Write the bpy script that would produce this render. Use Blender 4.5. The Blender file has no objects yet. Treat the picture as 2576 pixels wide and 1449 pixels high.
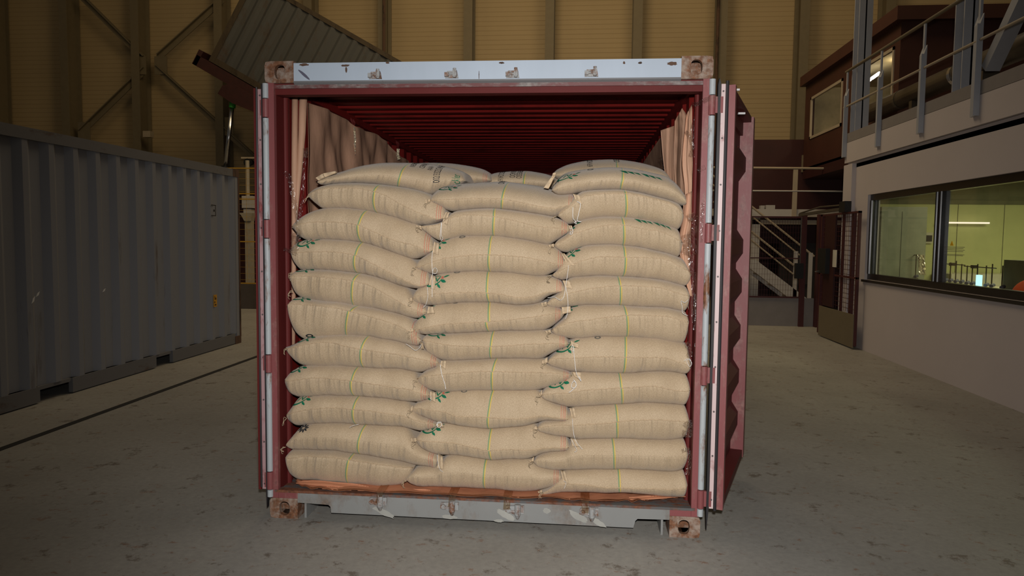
import bpy, math, random
import numpy as np
random.seed(7)
rng = np.random.default_rng(7)
S = bpy.context.scene
COL = S.collection

# ------------------------------------------------------------------ camera
CAM = np.array([1.76217739, -3.92962800, 1.62386675])
YAW, PITCH, ROLL, FPX = -0.0941263089, 0.0679742552, 0.0107743115, 1815.09163
IW, IH = 2576.0, 1449.0
_f = np.array([math.sin(YAW)*math.cos(PITCH), math.cos(YAW)*math.cos(PITCH), -math.sin(PITCH)])
_r = np.array([math.cos(YAW), -math.sin(YAW), 0.0]); _u = np.cross(_r, _f)
CR = _r*math.cos(ROLL) + _u*math.sin(ROLL); CU = -_r*math.sin(ROLL) + _u*math.cos(ROLL)
cd = bpy.data.cameras.new('camera'); cam = bpy.data.objects.new('camera', cd); COL.objects.link(cam)
cd.sensor_width = 36.0; cd.lens = FPX/IW*36.0; cd.clip_end = 200
from mathutils import Matrix, Vector
cam.matrix_world = Matrix(((CR[0], CU[0], -_f[0], CAM[0]), (CR[1], CU[1], -_f[1], CAM[1]), (CR[2], CU[2], -_f[2], CAM[2]), (0, 0, 0, 1)))
S.camera = cam

# ------------------------------------------------------------------ world, lights, exposure
wd = bpy.data.worlds.new('world'); S.world = wd; wd.use_nodes = True
bg = wd.node_tree.nodes['Background']; bg.inputs[0].default_value = (1.0, 0.90, 0.76, 1); bg.inputs[1].default_value = 0.035
S.view_settings.view_transform = 'Standard'; S.view_settings.look = 'None'
S.view_settings.gamma = 1.0; S.view_settings.exposure = 0.0; S.view_settings.use_curve_mapping = False

def aim(o, target):
    d = Vector(target) - o.location
    o.rotation_euler = d.to_track_quat('-Z', 'Y').to_euler()
def lamp(name, kind, loc, target, energy, color, **kw):
    l = bpy.data.lights.new(name, kind); l.energy = energy; l.color = color
    for k, v in kw.items(): setattr(l, k, v)
    o = bpy.data.objects.new(name, l); COL.objects.link(o); o.location = loc; aim(o, target); return o
# the photographer's on-camera flash
lamp('camera_flash', 'SPOT', (1.80, -3.98, 1.86), (1.75, 0.0, 1.15), 760, (1.0, 0.965, 0.93),
     spot_size=math.radians(88), spot_blend=1.0, shadow_soft_size=0.05)
# high bay lamps of the hall
lamp('hall_lamp_a', 'AREA', (-1.0, 8.0, 12.5), (-0.5, 19.5, 5.0), 430, (1.0, 0.74, 0.40), size=5.0)
lamp('hall_lamp_b', 'AREA', (6.5, 8.0, 12.5), (6.0, 19.5, 5.0), 260, (1.0, 0.74, 0.40), size=5.0)
lamp('hall_lamp_c', 'AREA', (-9.5, 8.0, 12.5), (-9.5, 19.5, 5.0), 90, (1.0, 0.74, 0.40), size=5.0)
lamp('hall_lamp_d', 'AREA', (0.5, 9.5, 11.0), (0.5, 9.0, 0.0), 260, (1.0, 0.80, 0.55), size=5.0)
# ceiling lamps of the laboratory behind the window
lamp('lab_lamp', 'AREA', (8.2, 5.6, 2.72), (8.2, 5.6, 0.0), 62, (1.0, 0.97, 0.60), size=1.6)
lamp('cabin_lamp', 'POINT', (8.2, 11.6, 5.3), (8.2, 11.6, 0.0), 30, (1.0, 0.84, 0.55), shadow_soft_size=0.15)

# ------------------------------------------------------------------ helpers
def U(px, py, ax, val):
    d = _f + (px-IW/2)/FPX*CR - (py-IH/2)/FPX*CU
    t = (val-CAM[ax])/d[ax]
    return CAM + d*t

MATS = {}
def nmat(name):
    m = bpy.data.materials.new(name); m.use_nodes = True
    nt = m.node_tree; b = nt.nodes['Principled BSDF']; MATS[name] = m
    return m, nt, b
def N(nt, t, **kw):
    n = nt.nodes.new(t)
    for k, v in kw.items():
        if k.startswith('i_'):
            key = k[2:]
            n.inputs[int(key) if key.isdigit() else key.replace('_', ' ')].default_value = v
        else: setattr(n, k, v)
    return n
def ramp(nt, fac, stops):
    n = nt.nodes.new('ShaderNodeValToRGB'); e = n.color_ramp.elements
    while len(e) > 1: e.remove(e[-1])
    e[0].position = stops[0][0]; e[0].color = stops[0][1]
    for p_, c_ in stops[1:]:
        q = e.new(p_); q.color = c_
    nt.links.new(fac, n.inputs[0]); return n.outputs[0]
def c4(c): return (c[0], c[1], c[2], 1)
def mixc(nt, fac, a, b):
    n = nt.nodes.new('ShaderNodeMix'); n.data_type = 'RGBA'
    for s, v in ((n.inputs[0], fac), (n.inputs[6], a), (n.inputs[7], b)):
        if isinstance(v, (int, float)): s.default_value = v
        elif isinstance(v, tuple): s.default_value = v
        else: nt.links.new(v, s)
    return n.outputs[2]
def coord(nt, kind='Object', scale=(1, 1, 1)):
    if kind == 'World':
        o = nt.nodes.new('ShaderNodeNewGeometry').outputs['Position']
    else:
        o = nt.nodes.new('ShaderNodeTexCoord').outputs[kind]
    m = nt.nodes.new('ShaderNodeMapping'); m.inputs['Scale'].default_value = scale
    nt.links.new(o, m.inputs[0]); return m.outputs[0]
def noise(nt, vec, scale, detail=4, rough=0.6):
    n = N(nt, 'ShaderNodeTexNoise'); n.inputs['Scale'].default_value = scale
    n.inputs['Detail'].default_value = detail; n.inputs['Roughness'].default_value = rough
    nt.links.new(vec, n.inputs['Vector']); return n.outputs[0]
def bump(nt, b, h, strength=0.3, dist=0.01):
    n = N(nt, 'ShaderNodeBump'); n.inputs['Strength'].default_value = strength; n.inputs['Distance'].default_value = dist
    nt.links.new(h, n.inputs['Height']); nt.links.new(n.outputs[0], b.inputs['Normal'])

def plain(name, c, rough=0.6, metal=0.0, var=0.12, sc=6.0, spec=0.4):
    m, nt, b = nmat(name)
    v = noise(nt, coord(nt, 'World'), sc, 5)
    lo = tuple(x*(1-var) for x in c); hi = tuple(min(1, x*(1+var)) for x in c)
    nt.links.new(ramp(nt, v, [(0.3, c4(lo)), (0.7, c4(hi))]), b.inputs['Base Color'])
    b.inputs['Roughness'].default_value = rough; b.inputs['Metallic'].default_value = metal
    b.inputs['Specular IOR Level'].default_value = spec
    return m
def painted(name, base, rust, lo, hi, sc=9.0, stretch=(1, 1, 0.35), rough=0.5, dark=None, spec=0.4):
    """paint worn through to rust in patches and runs"""
    m, nt, b = nmat(name)
    v = coord(nt, 'World', stretch)
    n1 = noise(nt, v, sc, 8, 0.72); n2 = noise(nt, coord(nt, 'World'), 45, 4)
    basec = ramp(nt, noise(nt, v, sc*0.4, 4), [(0.3, c4(tuple(x*0.88 for x in base))), (0.7, c4(base))])
    rustc = ramp(nt, n2, [(0.35, c4(tuple(x*0.5 for x in rust))), (0.65, c4(rust))])
    k = ramp(nt, n1, [(lo, (0, 0, 0, 1)), (hi, (1, 1, 1, 1))])
    nt.links.new(mixc(nt, k, basec, rustc), b.inputs['Base Color'])
    b.inputs['Roughness'].default_value = rough; b.inputs['Specular IOR Level'].default_value = spec
    bump(nt, b, n1, 0.25, 0.004)
    return m
def emit(name, c, s):
    m, nt, b = nmat(name); b.inputs['Base Color'].default_value = c4(c)
    b.inputs['Emission Color'].default_value = c4(c); b.inputs['Emission Strength'].default_value = s; return m

RED = (0.105, 0.014, 0.013); RUST = (0.20, 0.085, 0.04)
painted('red_paint', RED, (0.10, 0.03, 0.02), 0.62, 0.80, rough=0.6, spec=0.2)
painted('red_paint_pale', (0.215, 0.062, 0.064), (0.30, 0.16, 0.14), 0.50, 0.66, rough=0.5)
painted('red_inside', (0.15, 0.010, 0.008), (0.06, 0.008, 0.006), 0.5, 0.8, sc=3, rough=0.55, spec=0.2)
painted('header_paint', (0.40, 0.47, 0.56), RUST, 0.64, 0.72, sc=5, stretch=(1.2, 1, 0.35))
painted('sill_paint', (0.225, 0.23, 0.225), (0.19, 0.13, 0.09), 0.50, 0.75, sc=5, stretch=(1, 1, 0.6))
painted('sill_rust', (0.10, 0.10, 0.10), (0.19, 0.07, 0.035), 0.42, 0.55, sc=16, stretch=(0.5, 1, 1), rough=0.75)
painted('casting_rust', (0.30, 0.235, 0.19), RUST, 0.40, 0.56, sc=13, stretch=(1, 1, 1), rough=0.7)
painted('bar_paint', (0.38, 0.41, 0.43), RUST, 0.53, 0.62, sc=9, stretch=(1, 1, 0.3))
painted('grey_container', (0.225, 0.235, 0.26), (0.09, 0.055, 0.035), 0.60, 0.74, sc=2.4, stretch=(1, 1, 0.16), rough=0.55)
painted('grey_rail', (0.15, 0.15, 0.155), (0.11, 0.06, 0.035), 0.56, 0.70, sc=4, stretch=(1, 0.4, 1), rough=0.6)
painted('tilted_container', (0.060, 0.062, 0.062), (0.07, 0.04, 0.02), 0.52, 0.72, sc=1.6, stretch=(1, 1, 0.5), rough=0.6)
painted('dark_rail', (0.055, 0.040, 0.024), (0.03, 0.02, 0.012), 0.5, 0.65, sc=4, rough=0.8)
painted('rusty_post', (0.10, 0.055, 0.035), (0.05, 0.03, 0.02), 0.5, 0.6, sc=4, rough=0.8)
painted('rim_worn', (0.13, 0.04, 0.04), (0.22, 0.19, 0.18), 0.46, 0.58, sc=10, stretch=(0.4, 1, 1))
plain('gasket', (0.02, 0.018, 0.02), 0.5)
painted('steel_strip', (0.62, 0.48, 0.48), (0.33, 0.07, 0.07), 0.55, 0.66, sc=4, stretch=(1, 1, 0.5), rough=0.35, spec=0.7)
painted('pink_strip', (0.40, 0.25, 0.26), (0.28, 0.07, 0.07), 0.5, 0.62, sc=4, stretch=(1, 1, 0.5), rough=0.45)
plain('rivet', (0.10, 0.08, 0.08), 0.4)
painted('bracket_paint', (0.30, 0.31, 0.31), (0.20, 0.10, 0.06), 0.45, 0.6, sc=22, stretch=(1, 1, 1))
plain('patch_paint', (0.31, 0.31, 0.285), 0.6)
plain('grey_marker', (0.09, 0.09, 0.13), 0.6)
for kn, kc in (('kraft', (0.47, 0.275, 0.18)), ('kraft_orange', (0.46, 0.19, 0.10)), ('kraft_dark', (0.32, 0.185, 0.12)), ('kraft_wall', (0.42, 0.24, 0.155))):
    plain(kn, kc, 0.72, var=0.08, sc=3); nt_ = MATS[kn].node_tree
    nz_ = N(nt_, 'ShaderNodeTexVoronoi', feature='SMOOTH_F1'); nz_.inputs['Scale'].default_value = 7.0; nt_.links.new(coord(nt_, 'World', (1, 1, 0.5)), nz_.inputs['Vector'])
    ad_ = N(nt_, 'ShaderNodeMath', operation='MULTIPLY_ADD'); nt_.links.new(noise(nt_, coord(nt_, 'World', (1, 1, 0.6)), 11, 3), ad_.inputs[0]); ad_.inputs[1].default_value = 0.5
    nt_.links.new(nz_.outputs['Distance'], ad_.inputs[2])
    bump(nt_, nt_.nodes['Principled BSDF'], ad_.outputs[0], 0.35, 0.03)
plain('steel_beam', (0.15, 0.122, 0.075), 0.6, var=0.06)
plain('dark_red', (0.032, 0.006, 0.005), 0.6, var=0.15, sc=2)
plain('cabin_red', (0.055, 0.017, 0.010), 0.6, var=0.15, sc=2)
plain('tip_red', (0.032, 0.007, 0.006), 0.6, var=0.2)
plain('white_rail', (0.42, 0.40, 0.38), 0.5, var=0.05)
plain('cream_rail', (0.36, 0.30, 0.22), 0.5, var=0.05)
plain('white_wall', (0.50, 0.45, 0.44), 0.75, var=0.03, sc=1)
plain('panel_gray', (0.22, 0.20, 0.19), 0.7, var=0.05)
plain('white_steel', (0.36, 0.37, 0.40), 0.5, var=0.04)
plain('black_frame', (0.012, 0.011, 0.012), 0.28, spec=0.6)
plain('black', (0.008, 0.008, 0.008), 0.5)
plain('duct', (0.10, 0.085, 0.065), 0.35, metal=0.5)
plain('chrome', (0.65, 0.66, 0.68), 0.18, metal=1.0)
plain('yellow_wire', (0.50, 0.28, 0.03), 0.5)
plain('green_paint', (0.02, 0.20, 0.02), 0.5)
plain('lab_wall', (0.50, 0.50, 0.22), 0.7, var=0.04)
plain('lab_dark', (0.14, 0.135, 0.07), 0.7)
plain('lab_cabinet', (0.27, 0.28, 0.20), 0.35, spec=0.6)
plain('lab_bench', (0.50, 0.46, 0.33), 0.5)
plain('cabin_inside', (0.50, 0.42, 0.25), 0.7)
plain('orange_cloth', (0.80, 0.10, 0.015), 0.6)
plain('foil', (0.75, 0.70, 0.58), 0.25, metal=0.8)
plain('print_black', (0.014, 0.016, 0.02), 0.8)
plain('print_green', (0.0, 0.135, 0.065), 0.7)
plain('print_red', (0.55, 0.05, 0.03), 0.7)
plain('twine', (0.42, 0.33, 0.22), 0.85)
plain('white_string', (0.75, 0.74, 0.72), 0.7)
plain('flap_cloth', (0.52, 0.40, 0.265), 0.85, var=0.12, sc=60)
plain('seam_thread', (0.43, 0.32, 0.205), 0.9, var=0.25, sc=120)
plain('sign_yellow', (0.75, 0.45, 0.02), 0.5)
plain('label_orange', (0.55, 0.27, 0.02), 0.5)
plain('label_teal', (0.0, 0.16, 0.14), 0.5)
plain('paper_white', (0.55, 0.52, 0.45), 0.7)
plain('dirty_white', (0.6, 0.6, 0.6), 0.6)
plain('floor_slot', (0.012, 0.011, 0.01), 0.8)
plain('print_fade', (0.13, 0.12, 0.10), 0.8)
emit('tube_light', (1.0, 0.93, 0.8), 4.0)
emit('reflection_glow', (1.0, 0.85, 0.72), 0.9)  # emissive colour imitating the pinkish reflections seen in the laboratory
emit('screen_light', (0.55, 0.95, 1.0), 1.2)

def burlap():
    m, nt, b = nmat('burlap')
    L = nt.links.new
    uv = N(nt, 'ShaderNodeUVMap', uv_map='UVMap').outputs[0]
    ue = N(nt, 'ShaderNodeUVMap', uv_map='ends').outputs[0]
    sx = N(nt, 'ShaderNodeSeparateXYZ'); L(uv, sx.inputs[0])
    se = N(nt, 'ShaderNodeSeparateXYZ'); L(ue, se.inputs[0])
    wc = coord(nt, 'World')
    big = noise(nt, wc, 7, 4)
    fine = noise(nt, wc, 420, 2, 0.7)
    mp = N(nt, 'ShaderNodeMapping'); mp.inputs['Scale'].default_value = (110, 640, 1); L(uv, mp.inputs[0])
    th = noise(nt, mp.outputs[0], 1, 2)
    mp2 = N(nt, 'ShaderNodeMapping'); mp2.inputs['Scale'].default_value = (640, 110, 1); L(uv, mp2.inputs[0])
    tv = noise(nt, mp2.outputs[0], 1, 2)
    add = N(nt, 'ShaderNodeMath', operation='ADD'); L(th, add.inputs[0]); L(tv, add.inputs[1])
    add2 = N(nt, 'ShaderNodeMath', operation='ADD'); L(add.outputs[0], add2.inputs[0]); L(fine, add2.inputs[1])
    col = ramp(nt, add2.outputs[0], [(0.0, (0.25, 0.16, 0.08, 1)), (1.0, (0.25, 0.16, 0.08, 1))])
    mr = N(nt, 'ShaderNodeMapRange'); mr.inputs['From Min'].default_value = 1.1; mr.inputs['From Max'].default_value = 1.9
    L(add2.outputs[0], mr.inputs[0])
    base = ramp(nt, mr.outputs[0], [(0.0, (0.32, 0.235, 0.145, 1)), (0.5, (0.46, 0.355, 0.235, 1)), (1.0, (0.60, 0.48, 0.34, 1))])
    tone = ramp(nt, big, [(0.3, (0.90, 0.88, 0.85, 1)), (0.7, (1.0, 1.0, 1.0, 1))])
    mul = N(nt, 'ShaderNodeMix', data_type='RGBA', blend_type='MULTIPLY'); mul.inputs[0].default_value = 1
    L(base, mul.inputs[6]); L(tone, mul.inputs[7])
    c = mul.outputs[2]
    def band(src, lo, hi):
        a = N(nt, 'ShaderNodeMath', operation='GREATER_THAN'); L(src, a.inputs[0]); a.inputs[1].default_value = lo
        d = N(nt, 'ShaderNodeMath', operation='LESS_THAN'); L(src, d.inputs[0]); d.inputs[1].default_value = hi
        p = N(nt, 'ShaderNodeMath', operation='MULTIPLY'); L(a.outputs[0], p.inputs[0]); L(d.outputs[0], p.inputs[1])
        return p.outputs[0]
    def over(c, mask, colr, k):
        q = N(nt, 'ShaderNodeMath', operation='MULTIPLY'); L(mask, q.inputs[0]); q.inputs[1].default_value = k
        w = N(nt, 'ShaderNodeMath', operation='MULTIPLY'); L(q.outputs[0], w.inputs[0])
        ra = ramp(nt, mr.outputs[0], [(0.15, (0.6, 0.6, 0.6, 1)), (0.5, (1, 1, 1, 1))]); L(ra, w.inputs[1])
        return mixc(nt, w.outputs[0], c, colr)
    c = over(c, band(sx.outputs[0], -0.0068, 0.0), (0.09, 0.26, 0.12, 1), 0.8)
    c = over(c, band(sx.outputs[0], 0.0, 0.0068), (0.60, 0.43, 0.07, 1), 0.8)
    for lo, hi in ((0.004, 0.008), (0.014, 0.017), (0.026, 0.029)):
        c = over(c, band(se.outputs[0], lo, hi), (0.50, 0.10, 0.07, 1), 0.7)
    L(c, b.inputs['Base Color'])
    b.inputs['Roughness'].default_value = 0.62; b.inputs['Specular IOR Level'].default_value = 0.25
    b.inputs['Sheen Weight'].default_value = 0.25; b.inputs['Sheen Roughness'].default_value = 0.5
    # pleats running away from the seam + weave
    mp3 = N(nt, 'ShaderNodeMapping'); mp3.inputs['Scale'].default_value = (20, 2.5, 1); L(uv, mp3.inputs[0])
    pl = noise(nt, mp3.outputs[0], 1, 2, 0.5)
    fall = N(nt, 'ShaderNodeMapRange'); fall.inputs['From Min'].default_value = -0.14; fall.inputs['From Max'].default_value = -0.01
    L(sx.outputs[1], fall.inputs[0])
    cut = N(nt, 'ShaderNodeMath', operation='LESS_THAN'); L(sx.outputs[1], cut.inputs[0]); cut.inputs[1].default_value = 0.0
    f2 = N(nt, 'ShaderNodeMath', operation='MULTIPLY'); L(fall.outputs[0], f2.inputs[0]); L(cut.outputs[0], f2.inputs[1])
    f3 = N(nt, 'ShaderNodeMath', operation='MULTIPLY_ADD'); L(f2.outputs[0], f3.inputs[0]); f3.inputs[1].default_value = 1.5; f3.inputs[2].default_value = 0.25
    f4 = N(nt, 'ShaderNodeMath', operation='MULTIPLY'); L(pl, f4.inputs[0]); L(f3.outputs[0], f4.inputs[1])
    b1 = N(nt, 'ShaderNodeBump'); b1.inputs['Strength'].default_value = 1.0; b1.inputs['Distance'].default_value = 0.02; L(f4.outputs[0], b1.inputs['Height'])
    b2 = N(nt, 'ShaderNodeBump'); b2.inputs['Strength'].default_value = 0.35; b2.inputs['Distance'].default_value = 0.002; L(add2.outputs[0], b2.inputs['Height'])
    L(b1.outputs[0], b2.inputs['Normal']); L(b2.outputs[0], b.inputs['Normal'])
    nt.nodes.remove(col.node)
burlap()

def floor_mat():
    m, nt, b = nmat('concrete')
    v = coord(nt, 'World')
    a = noise(nt, v, 0.7, 8, 0.65); f = noise(nt, v, 28, 5, 0.7); sp = noise(nt, v, 5.5, 9, 0.78)
    base = ramp(nt, a, [(0.3, (0.235, 0.225, 0.205, 1)), (0.7, (0.325, 0.315, 0.29, 1))])
    g = ramp(nt, f, [(0.3, (0.86, 0.86, 0.86, 1)), (0.7, (1.08, 1.08, 1.06, 1))])
    mul = N(nt, 'ShaderNodeMix', data_type='RGBA', blend_type='MULTIPLY'); mul.inputs[0].default_value = 1
    nt.links.new(base, mul.inputs[6]); nt.links.new(g, mul.inputs[7])
    k = ramp(nt, sp, [(0.565, (0, 0, 0, 1)), (0.63, (0.75, 0.75, 0.75, 1))])
    c = mixc(nt, k, mul.outputs[2], (0.10, 0.075, 0.055, 1))
    # orange brown drips towards the front right
    v2 = coord(nt, 'World', (1, 1.6, 1)); sp2 = noise(nt, v2, 9, 7, 0.75)
    k2 = ramp(nt, sp2, [(0.59, (0, 0, 0, 1)), (0.65, (0.7, 0.7, 0.7, 1))])
    c = mixc(nt, k2, c, (0.20, 0.10, 0.055, 1))
    nt.links.new(c, b.inputs['Base Color'])
    b.inputs['Roughness'].default_value = 0.55; b.inputs['Specular IOR Level'].default_value = 0.3
    bump(nt, b, f, 0.15, 0.003)
floor_mat()

def film(name, tint, clear, rough):
    m, nt, b = nmat(name)
    out = [n for n in nt.nodes if n.type == 'OUTPUT_MATERIAL'][0]
    tr = N(nt, 'ShaderNodeBsdfTransparent'); tr.inputs[0].default_value = c4(tint)
    gl = N(nt, 'ShaderNodeBsdfGlossy'); gl.inputs['Roughness'].default_value = rough; gl.inputs[0].default_value = (0.9, 0.9, 0.9, 1)
    lw = N(nt, 'ShaderNodeLayerWeight'); lw.inputs[0].default_value = 0.5
    fr = N(nt, 'ShaderNodeMath', operation='POWER'); fr.inputs[1].default_value = 5.0; nt.links.new(lw.outputs['Facing'], fr.inputs[0])
    mr = N(nt, 'ShaderNodeMapRange'); mr.inputs['To Min'].default_value = clear; mr.inputs['To Max'].default_value = 1.0
    nt.links.new(fr.outputs[0], mr.inputs[0])
    mx = N(nt, 'ShaderNodeMixShader'); nt.links.new(mr.outputs[0], mx.inputs[0])
    nt.links.new(tr.outputs[0], mx.inputs[1]); nt.links.new(gl.outputs[0], mx.inputs[2]); nt.links.new(mx.outputs[0], out.inputs[0])
    nz = noise(nt, coord(nt, 'World'), 55, 3)
    if name == 'plastic_film':
        bp = N(nt, 'ShaderNodeBump'); bp.inputs['Distance'].default_value = 0.01; bp.inputs['Strength'].default_value = 0.8
        nt.links.new(nz, bp.inputs['Height']); nt.links.new(bp.outputs[0], gl.inputs['Normal'])
film('plastic_film', (0.96, 0.94, 0.92), 0.16, 0.22)
film('window_glass', (0.93, 0.95, 0.93), 0.02, 0.02)
film('brown_tape', (0.88, 0.76, 0.62), 0.12, 0.18)

class MB:
    def __init__(s): s.v = []; s.f = []; s.mi = []; s.m = 0
    def add(s, vs, fs):
        n = len(s.v); s.v += [tuple(map(float, q)) for q in vs]; s.f += [tuple(i+n for i in q) for q in fs]; s.mi += [s.m]*len(fs)
    def box(s, x0, x1, y0, y1, z0, z1):
        s.add([(x0, y0, z0), (x1, y0, z0), (x1, y1, z0), (x0, y1, z0), (x0, y0, z1), (x1, y0, z1), (x1, y1, z1), (x0, y1, z1)],
              [(0, 3, 2, 1), (4, 5, 6, 7), (0, 1, 5, 4), (1, 2, 6, 5), (2, 3, 7, 6), (3, 0, 4, 7)])
        return s
    def bar(s, a, b, w, h, up=(0, 0, 1)):
        """box beam from a to b, w wide (sideways), h high"""
        a = np.array(a, float); b = np.array(b, float); d = b-a; d /= np.linalg.norm(d)
        sd = np.cross(d, up); sd /= np.linalg.norm(sd); uu = np.cross(sd, d)
        q = [a+i*sd*w/2+j*uu*h/2 for i, j in ((-1, -1), (1, -1), (1, 1), (-1, 1))] + [b+i*sd*w/2+j*uu*h/2 for i, j in ((-1, -1), (1, -1), (1, 1), (-1, 1))]
        s.add(q, [(0, 1, 2, 3), (7, 6, 5, 4), (0, 4, 5, 1), (1, 5, 6, 2), (2, 6, 7, 3), (3, 7, 4, 0)]); return s
    def tube(s, pts, r, n=8, closed=False):
        pts = [np.array(q, float) for q in pts]; rings = []
        rr = r if hasattr(r, '__len__') else [r]*len(pts)
        for i, q in enumerate(pts):
            d = pts[min(i+1, len(pts)-1)]-pts[max(i-1, 0)]; d /= (np.linalg.norm(d)+1e-12)
            ref = np.array((0, 0, 1.0)) if abs(d[2]) < 0.9 else np.array((0, 1.0, 0))
            a = np.cross(d, ref); a /= np.linalg.norm(a); b_ = np.cross(a, d)
            rings.append([q+rr[i]*(math.cos(t)*a+math.sin(t)*b_) for t in np.linspace(0, 2*math.pi, n, endpoint=False)])
        vs = [v for r_ in rings for v in r_]; fs = []
        for i in range(len(pts)-1):
            for j in range(n): fs.append((i*n+j, i*n+(j+1) % n, (i+1)*n+(j+1) % n, (i+1)*n+j))
        fs.append(tuple(range(n-1, -1, -1))); fs.append(tuple((len(pts)-1)*n+j for j in range(n)))
        s.add(vs, fs); return s
    def prism(s, poly, axis, a0, a1):
        """extrude a 2D polygon (in the two other axes, in xyz order) along axis"""
        n = len(poly)
        def P(q, a):
            l = list(q); l.insert(axis, a); return l
        vs = [P(q, a0) for q in poly]+[P(q, a1) for q in poly]
        fs = [tuple(range(n)), tuple(range(2*n-1, n-1, -1))]+[(i, i+n, (i+1) % n+n, (i+1) % n) for i in range(n)]
        s.add(vs, fs); return s
    def grid(s, G, thick=None):
        """G: rows of points -> sheet; thick: offset vector for a second layer"""
        G = np.array(G, float); r, c = G.shape[:2]
        vs = [tuple(q) for q in G.reshape(-1, 3)]
        fs = [(i*c+j, i*c+j+1, (i+1)*c+j+1, (i+1)*c+j) for i in range(r-1) for j in range(c-1)]
        if thick is not None:
            T = (G+np.array(thick)).reshape(-1, 3); n = r*c
            vs += [tuple(q) for q in T]; fs += [tuple(n+k for k in reversed(q)) for q in fs]
            rim = [i for i in range(c)]+[i*c+c-1 for i in range(1, r)]+[(r-1)*c+j for j in range(c-2, -1, -1)]+[i*c for i in range(r-2, 0, -1)]
            for a, b_ in zip(rim, rim[1:]+rim[:1]): fs.append((a, b_, b_+n, a+n))
        s.add(vs, fs); return s
def build(mb, name, mats, parent=None, smooth=False, origin=None):
    if isinstance(mats, str): mats = [mats]
    me = bpy.data.meshes.new(name)
    off = np.array(parent.matrix_world.translation if parent is not None and origin is None else (origin if origin is not None else (0, 0, 0)))
    V = np.array(mb.v)-off
    me.from_pydata([tuple(q) for q in V], [], mb.f)
    for m in mats: me.materials.append(MATS[m])
    if max(mb.mi, default=0): me.polygons.foreach_set('material_index', mb.mi)
    if smooth: me.polygons.foreach_set('use_smooth', [True]*len(me.polygons))
    me.update()
    o = bpy.data.objects.new(name, me); COL.objects.link(o)
    if parent is not None: o.parent = parent
    elif origin is not None: o.location = origin
    return o
WORLD = {}
def thing(name, label, cat, loc, group=None):
    o = bpy.data.objects.new(name, None); COL.objects.link(o); o.location = loc
    o.empty_display_size = 0.1
    o.matrix_world = Matrix.Translation(loc)
    tag(o, label, cat, group); return o
def tag(o, label, cat, group=None):
    o['label'] = label; o['category'] = cat
    if group: o['group'] = group
    return o
def solo(mb, name, mat, label, cat, loc, group=None, smooth=False):
    return tag(build(mb, name, mat, None, smooth, origin=loc), label, cat, group)
def struct(mb, name, mat, smooth=False):
    o = build(mb, name, mat, None, smooth); o['kind'] = 'structure'; return o
def catmull(pts, n):
    P = np.array(pts, float); P = np.vstack([2*P[0]-P[1], P, 2*P[-1]-P[-2]]); out = []
    m = len(P)-3
    for t in np.linspace(0, m-1e-6, n):
        i = int(t); u = t-i; a, b_, c, d = P[i:i+4]
        out.append(0.5*((2*b_)+(-a+c)*u+(2*a-5*b_+4*c-d)*u*u+(-a+3*b_-3*c+d)*u**3))
    return np.array(out)

# ------------------------------------------------------------------ the hall
struct(MB().box(-22, 16, -8, 22, -0.2, 0), 'floor', 'concrete')
mb = MB()
prof = [];
z = 0.0
while z < 12.0:
    prof += [(20.0, z+0.012), (20.0, z+0.138), (20.008, z+0.142), (20.008, z+0.146)]; z += 0.15
P = [(q[0], q[1]) for q in prof]
vs = [(-22, y, zz) for y, zz in P]+[(16, y, zz) for y, zz in P]; n = len(P)
mb.add(vs, [(i, i+n, i+n+1, i+1) for i in range(n-1)]); mb.box(-22, 16, 20.03, 20.2, 0, 12)
plain('cladding', (0.36, 0.275, 0.155), 0.65, var=0.05, sc=0.6)
struct(mb, 'wall_back', 'cladding')
mb = MB().box(-2.60, -2.53, -2.0, 11.4, 0.001, 0.003)
o = solo(mb, 'floor_slot', 'floor_slot', 'narrow dark drain slot running along the floor beside the grey container', 'drain', (-2.56, 1, 0.001))
mb = MB().box(-3.3, -2.60, 4.72, 4.73, 0.001, 0.0025)
# steel columns of the hall, each an H section
cols = [-18.3, -15.68, -13.15, -10.25, -7.2, -4.72, -1.93, 0.67, 3.42, 6.0, 8.45, 10.95]
ords = ['first', 'second', 'third', 'fourth', 'fifth', 'sixth', 'seventh', 'eighth', 'ninth', 'tenth', 'eleventh', 'twelfth']
for i, x in enumerate(cols):
    t = thing('steel_column', f'tall beige steel H column against the cladding, {ords[i]} from the dark end of the hall', 'column', (x, 19.7, 0), 'steel columns along the back wall')
    build(MB().box(x-0.14, x+0.14, 19.30, 19.33, 0, 12), 'front_flange', 'steel_beam', t)
    build(MB().box(x-0.02, x+0.02, 19.33, 19.92, 0, 12), 'web', 'steel_beam', t)
    build(MB().box(x-0.14, x+0.14, 19.92, 19.95, 0, 12), 'rear_flange', 'steel_beam', t)
t = thing('cross_bracing', 'crossed diagonal steel braces bolted to the columns above the grey container', 'bracing', (-13.1, 19.4, 7.5))
def bz(a, b_):
    A = U(*a, 1, 19.45); B = U(*b_, 1, 19.45)
    m = MB(); m.bar(A, B, 0.03, 0.20); m.bar(A+np.array((0, -.06, .1)), B+np.array((0, -.06, .1)), 0.12, 0.03)
    build(m, 'brace', 'steel_beam', t)
for a, b_ in (((205, -8), (364, 150)), ((203, 335), (364, 178)), ((398, 146), (560, 0)), ((396, 172), (650, 405))): bz(a, b_)
for px, py in ((352, 165), (405, 165), (212, 330), (572, 318)):
    c = U(px, py, 1, 19.42); build(MB().box(c[0]-.22, c[0]+.22, 19.40, 19.43, c[2]-.3, c[2]+.3), 'gusset_plate', 'steel_beam', t)
c = U(373, 338, 1, 19.2)
solo(MB().box(c[0]-.13, c[0]+.13, 19.1, 19.31, c[2]-.1, c[2]+.1), 'junction_box', 'cream_rail', 'small pale junction box on the column at the crossing of the braces', 'electrical box', tuple(c))
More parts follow.
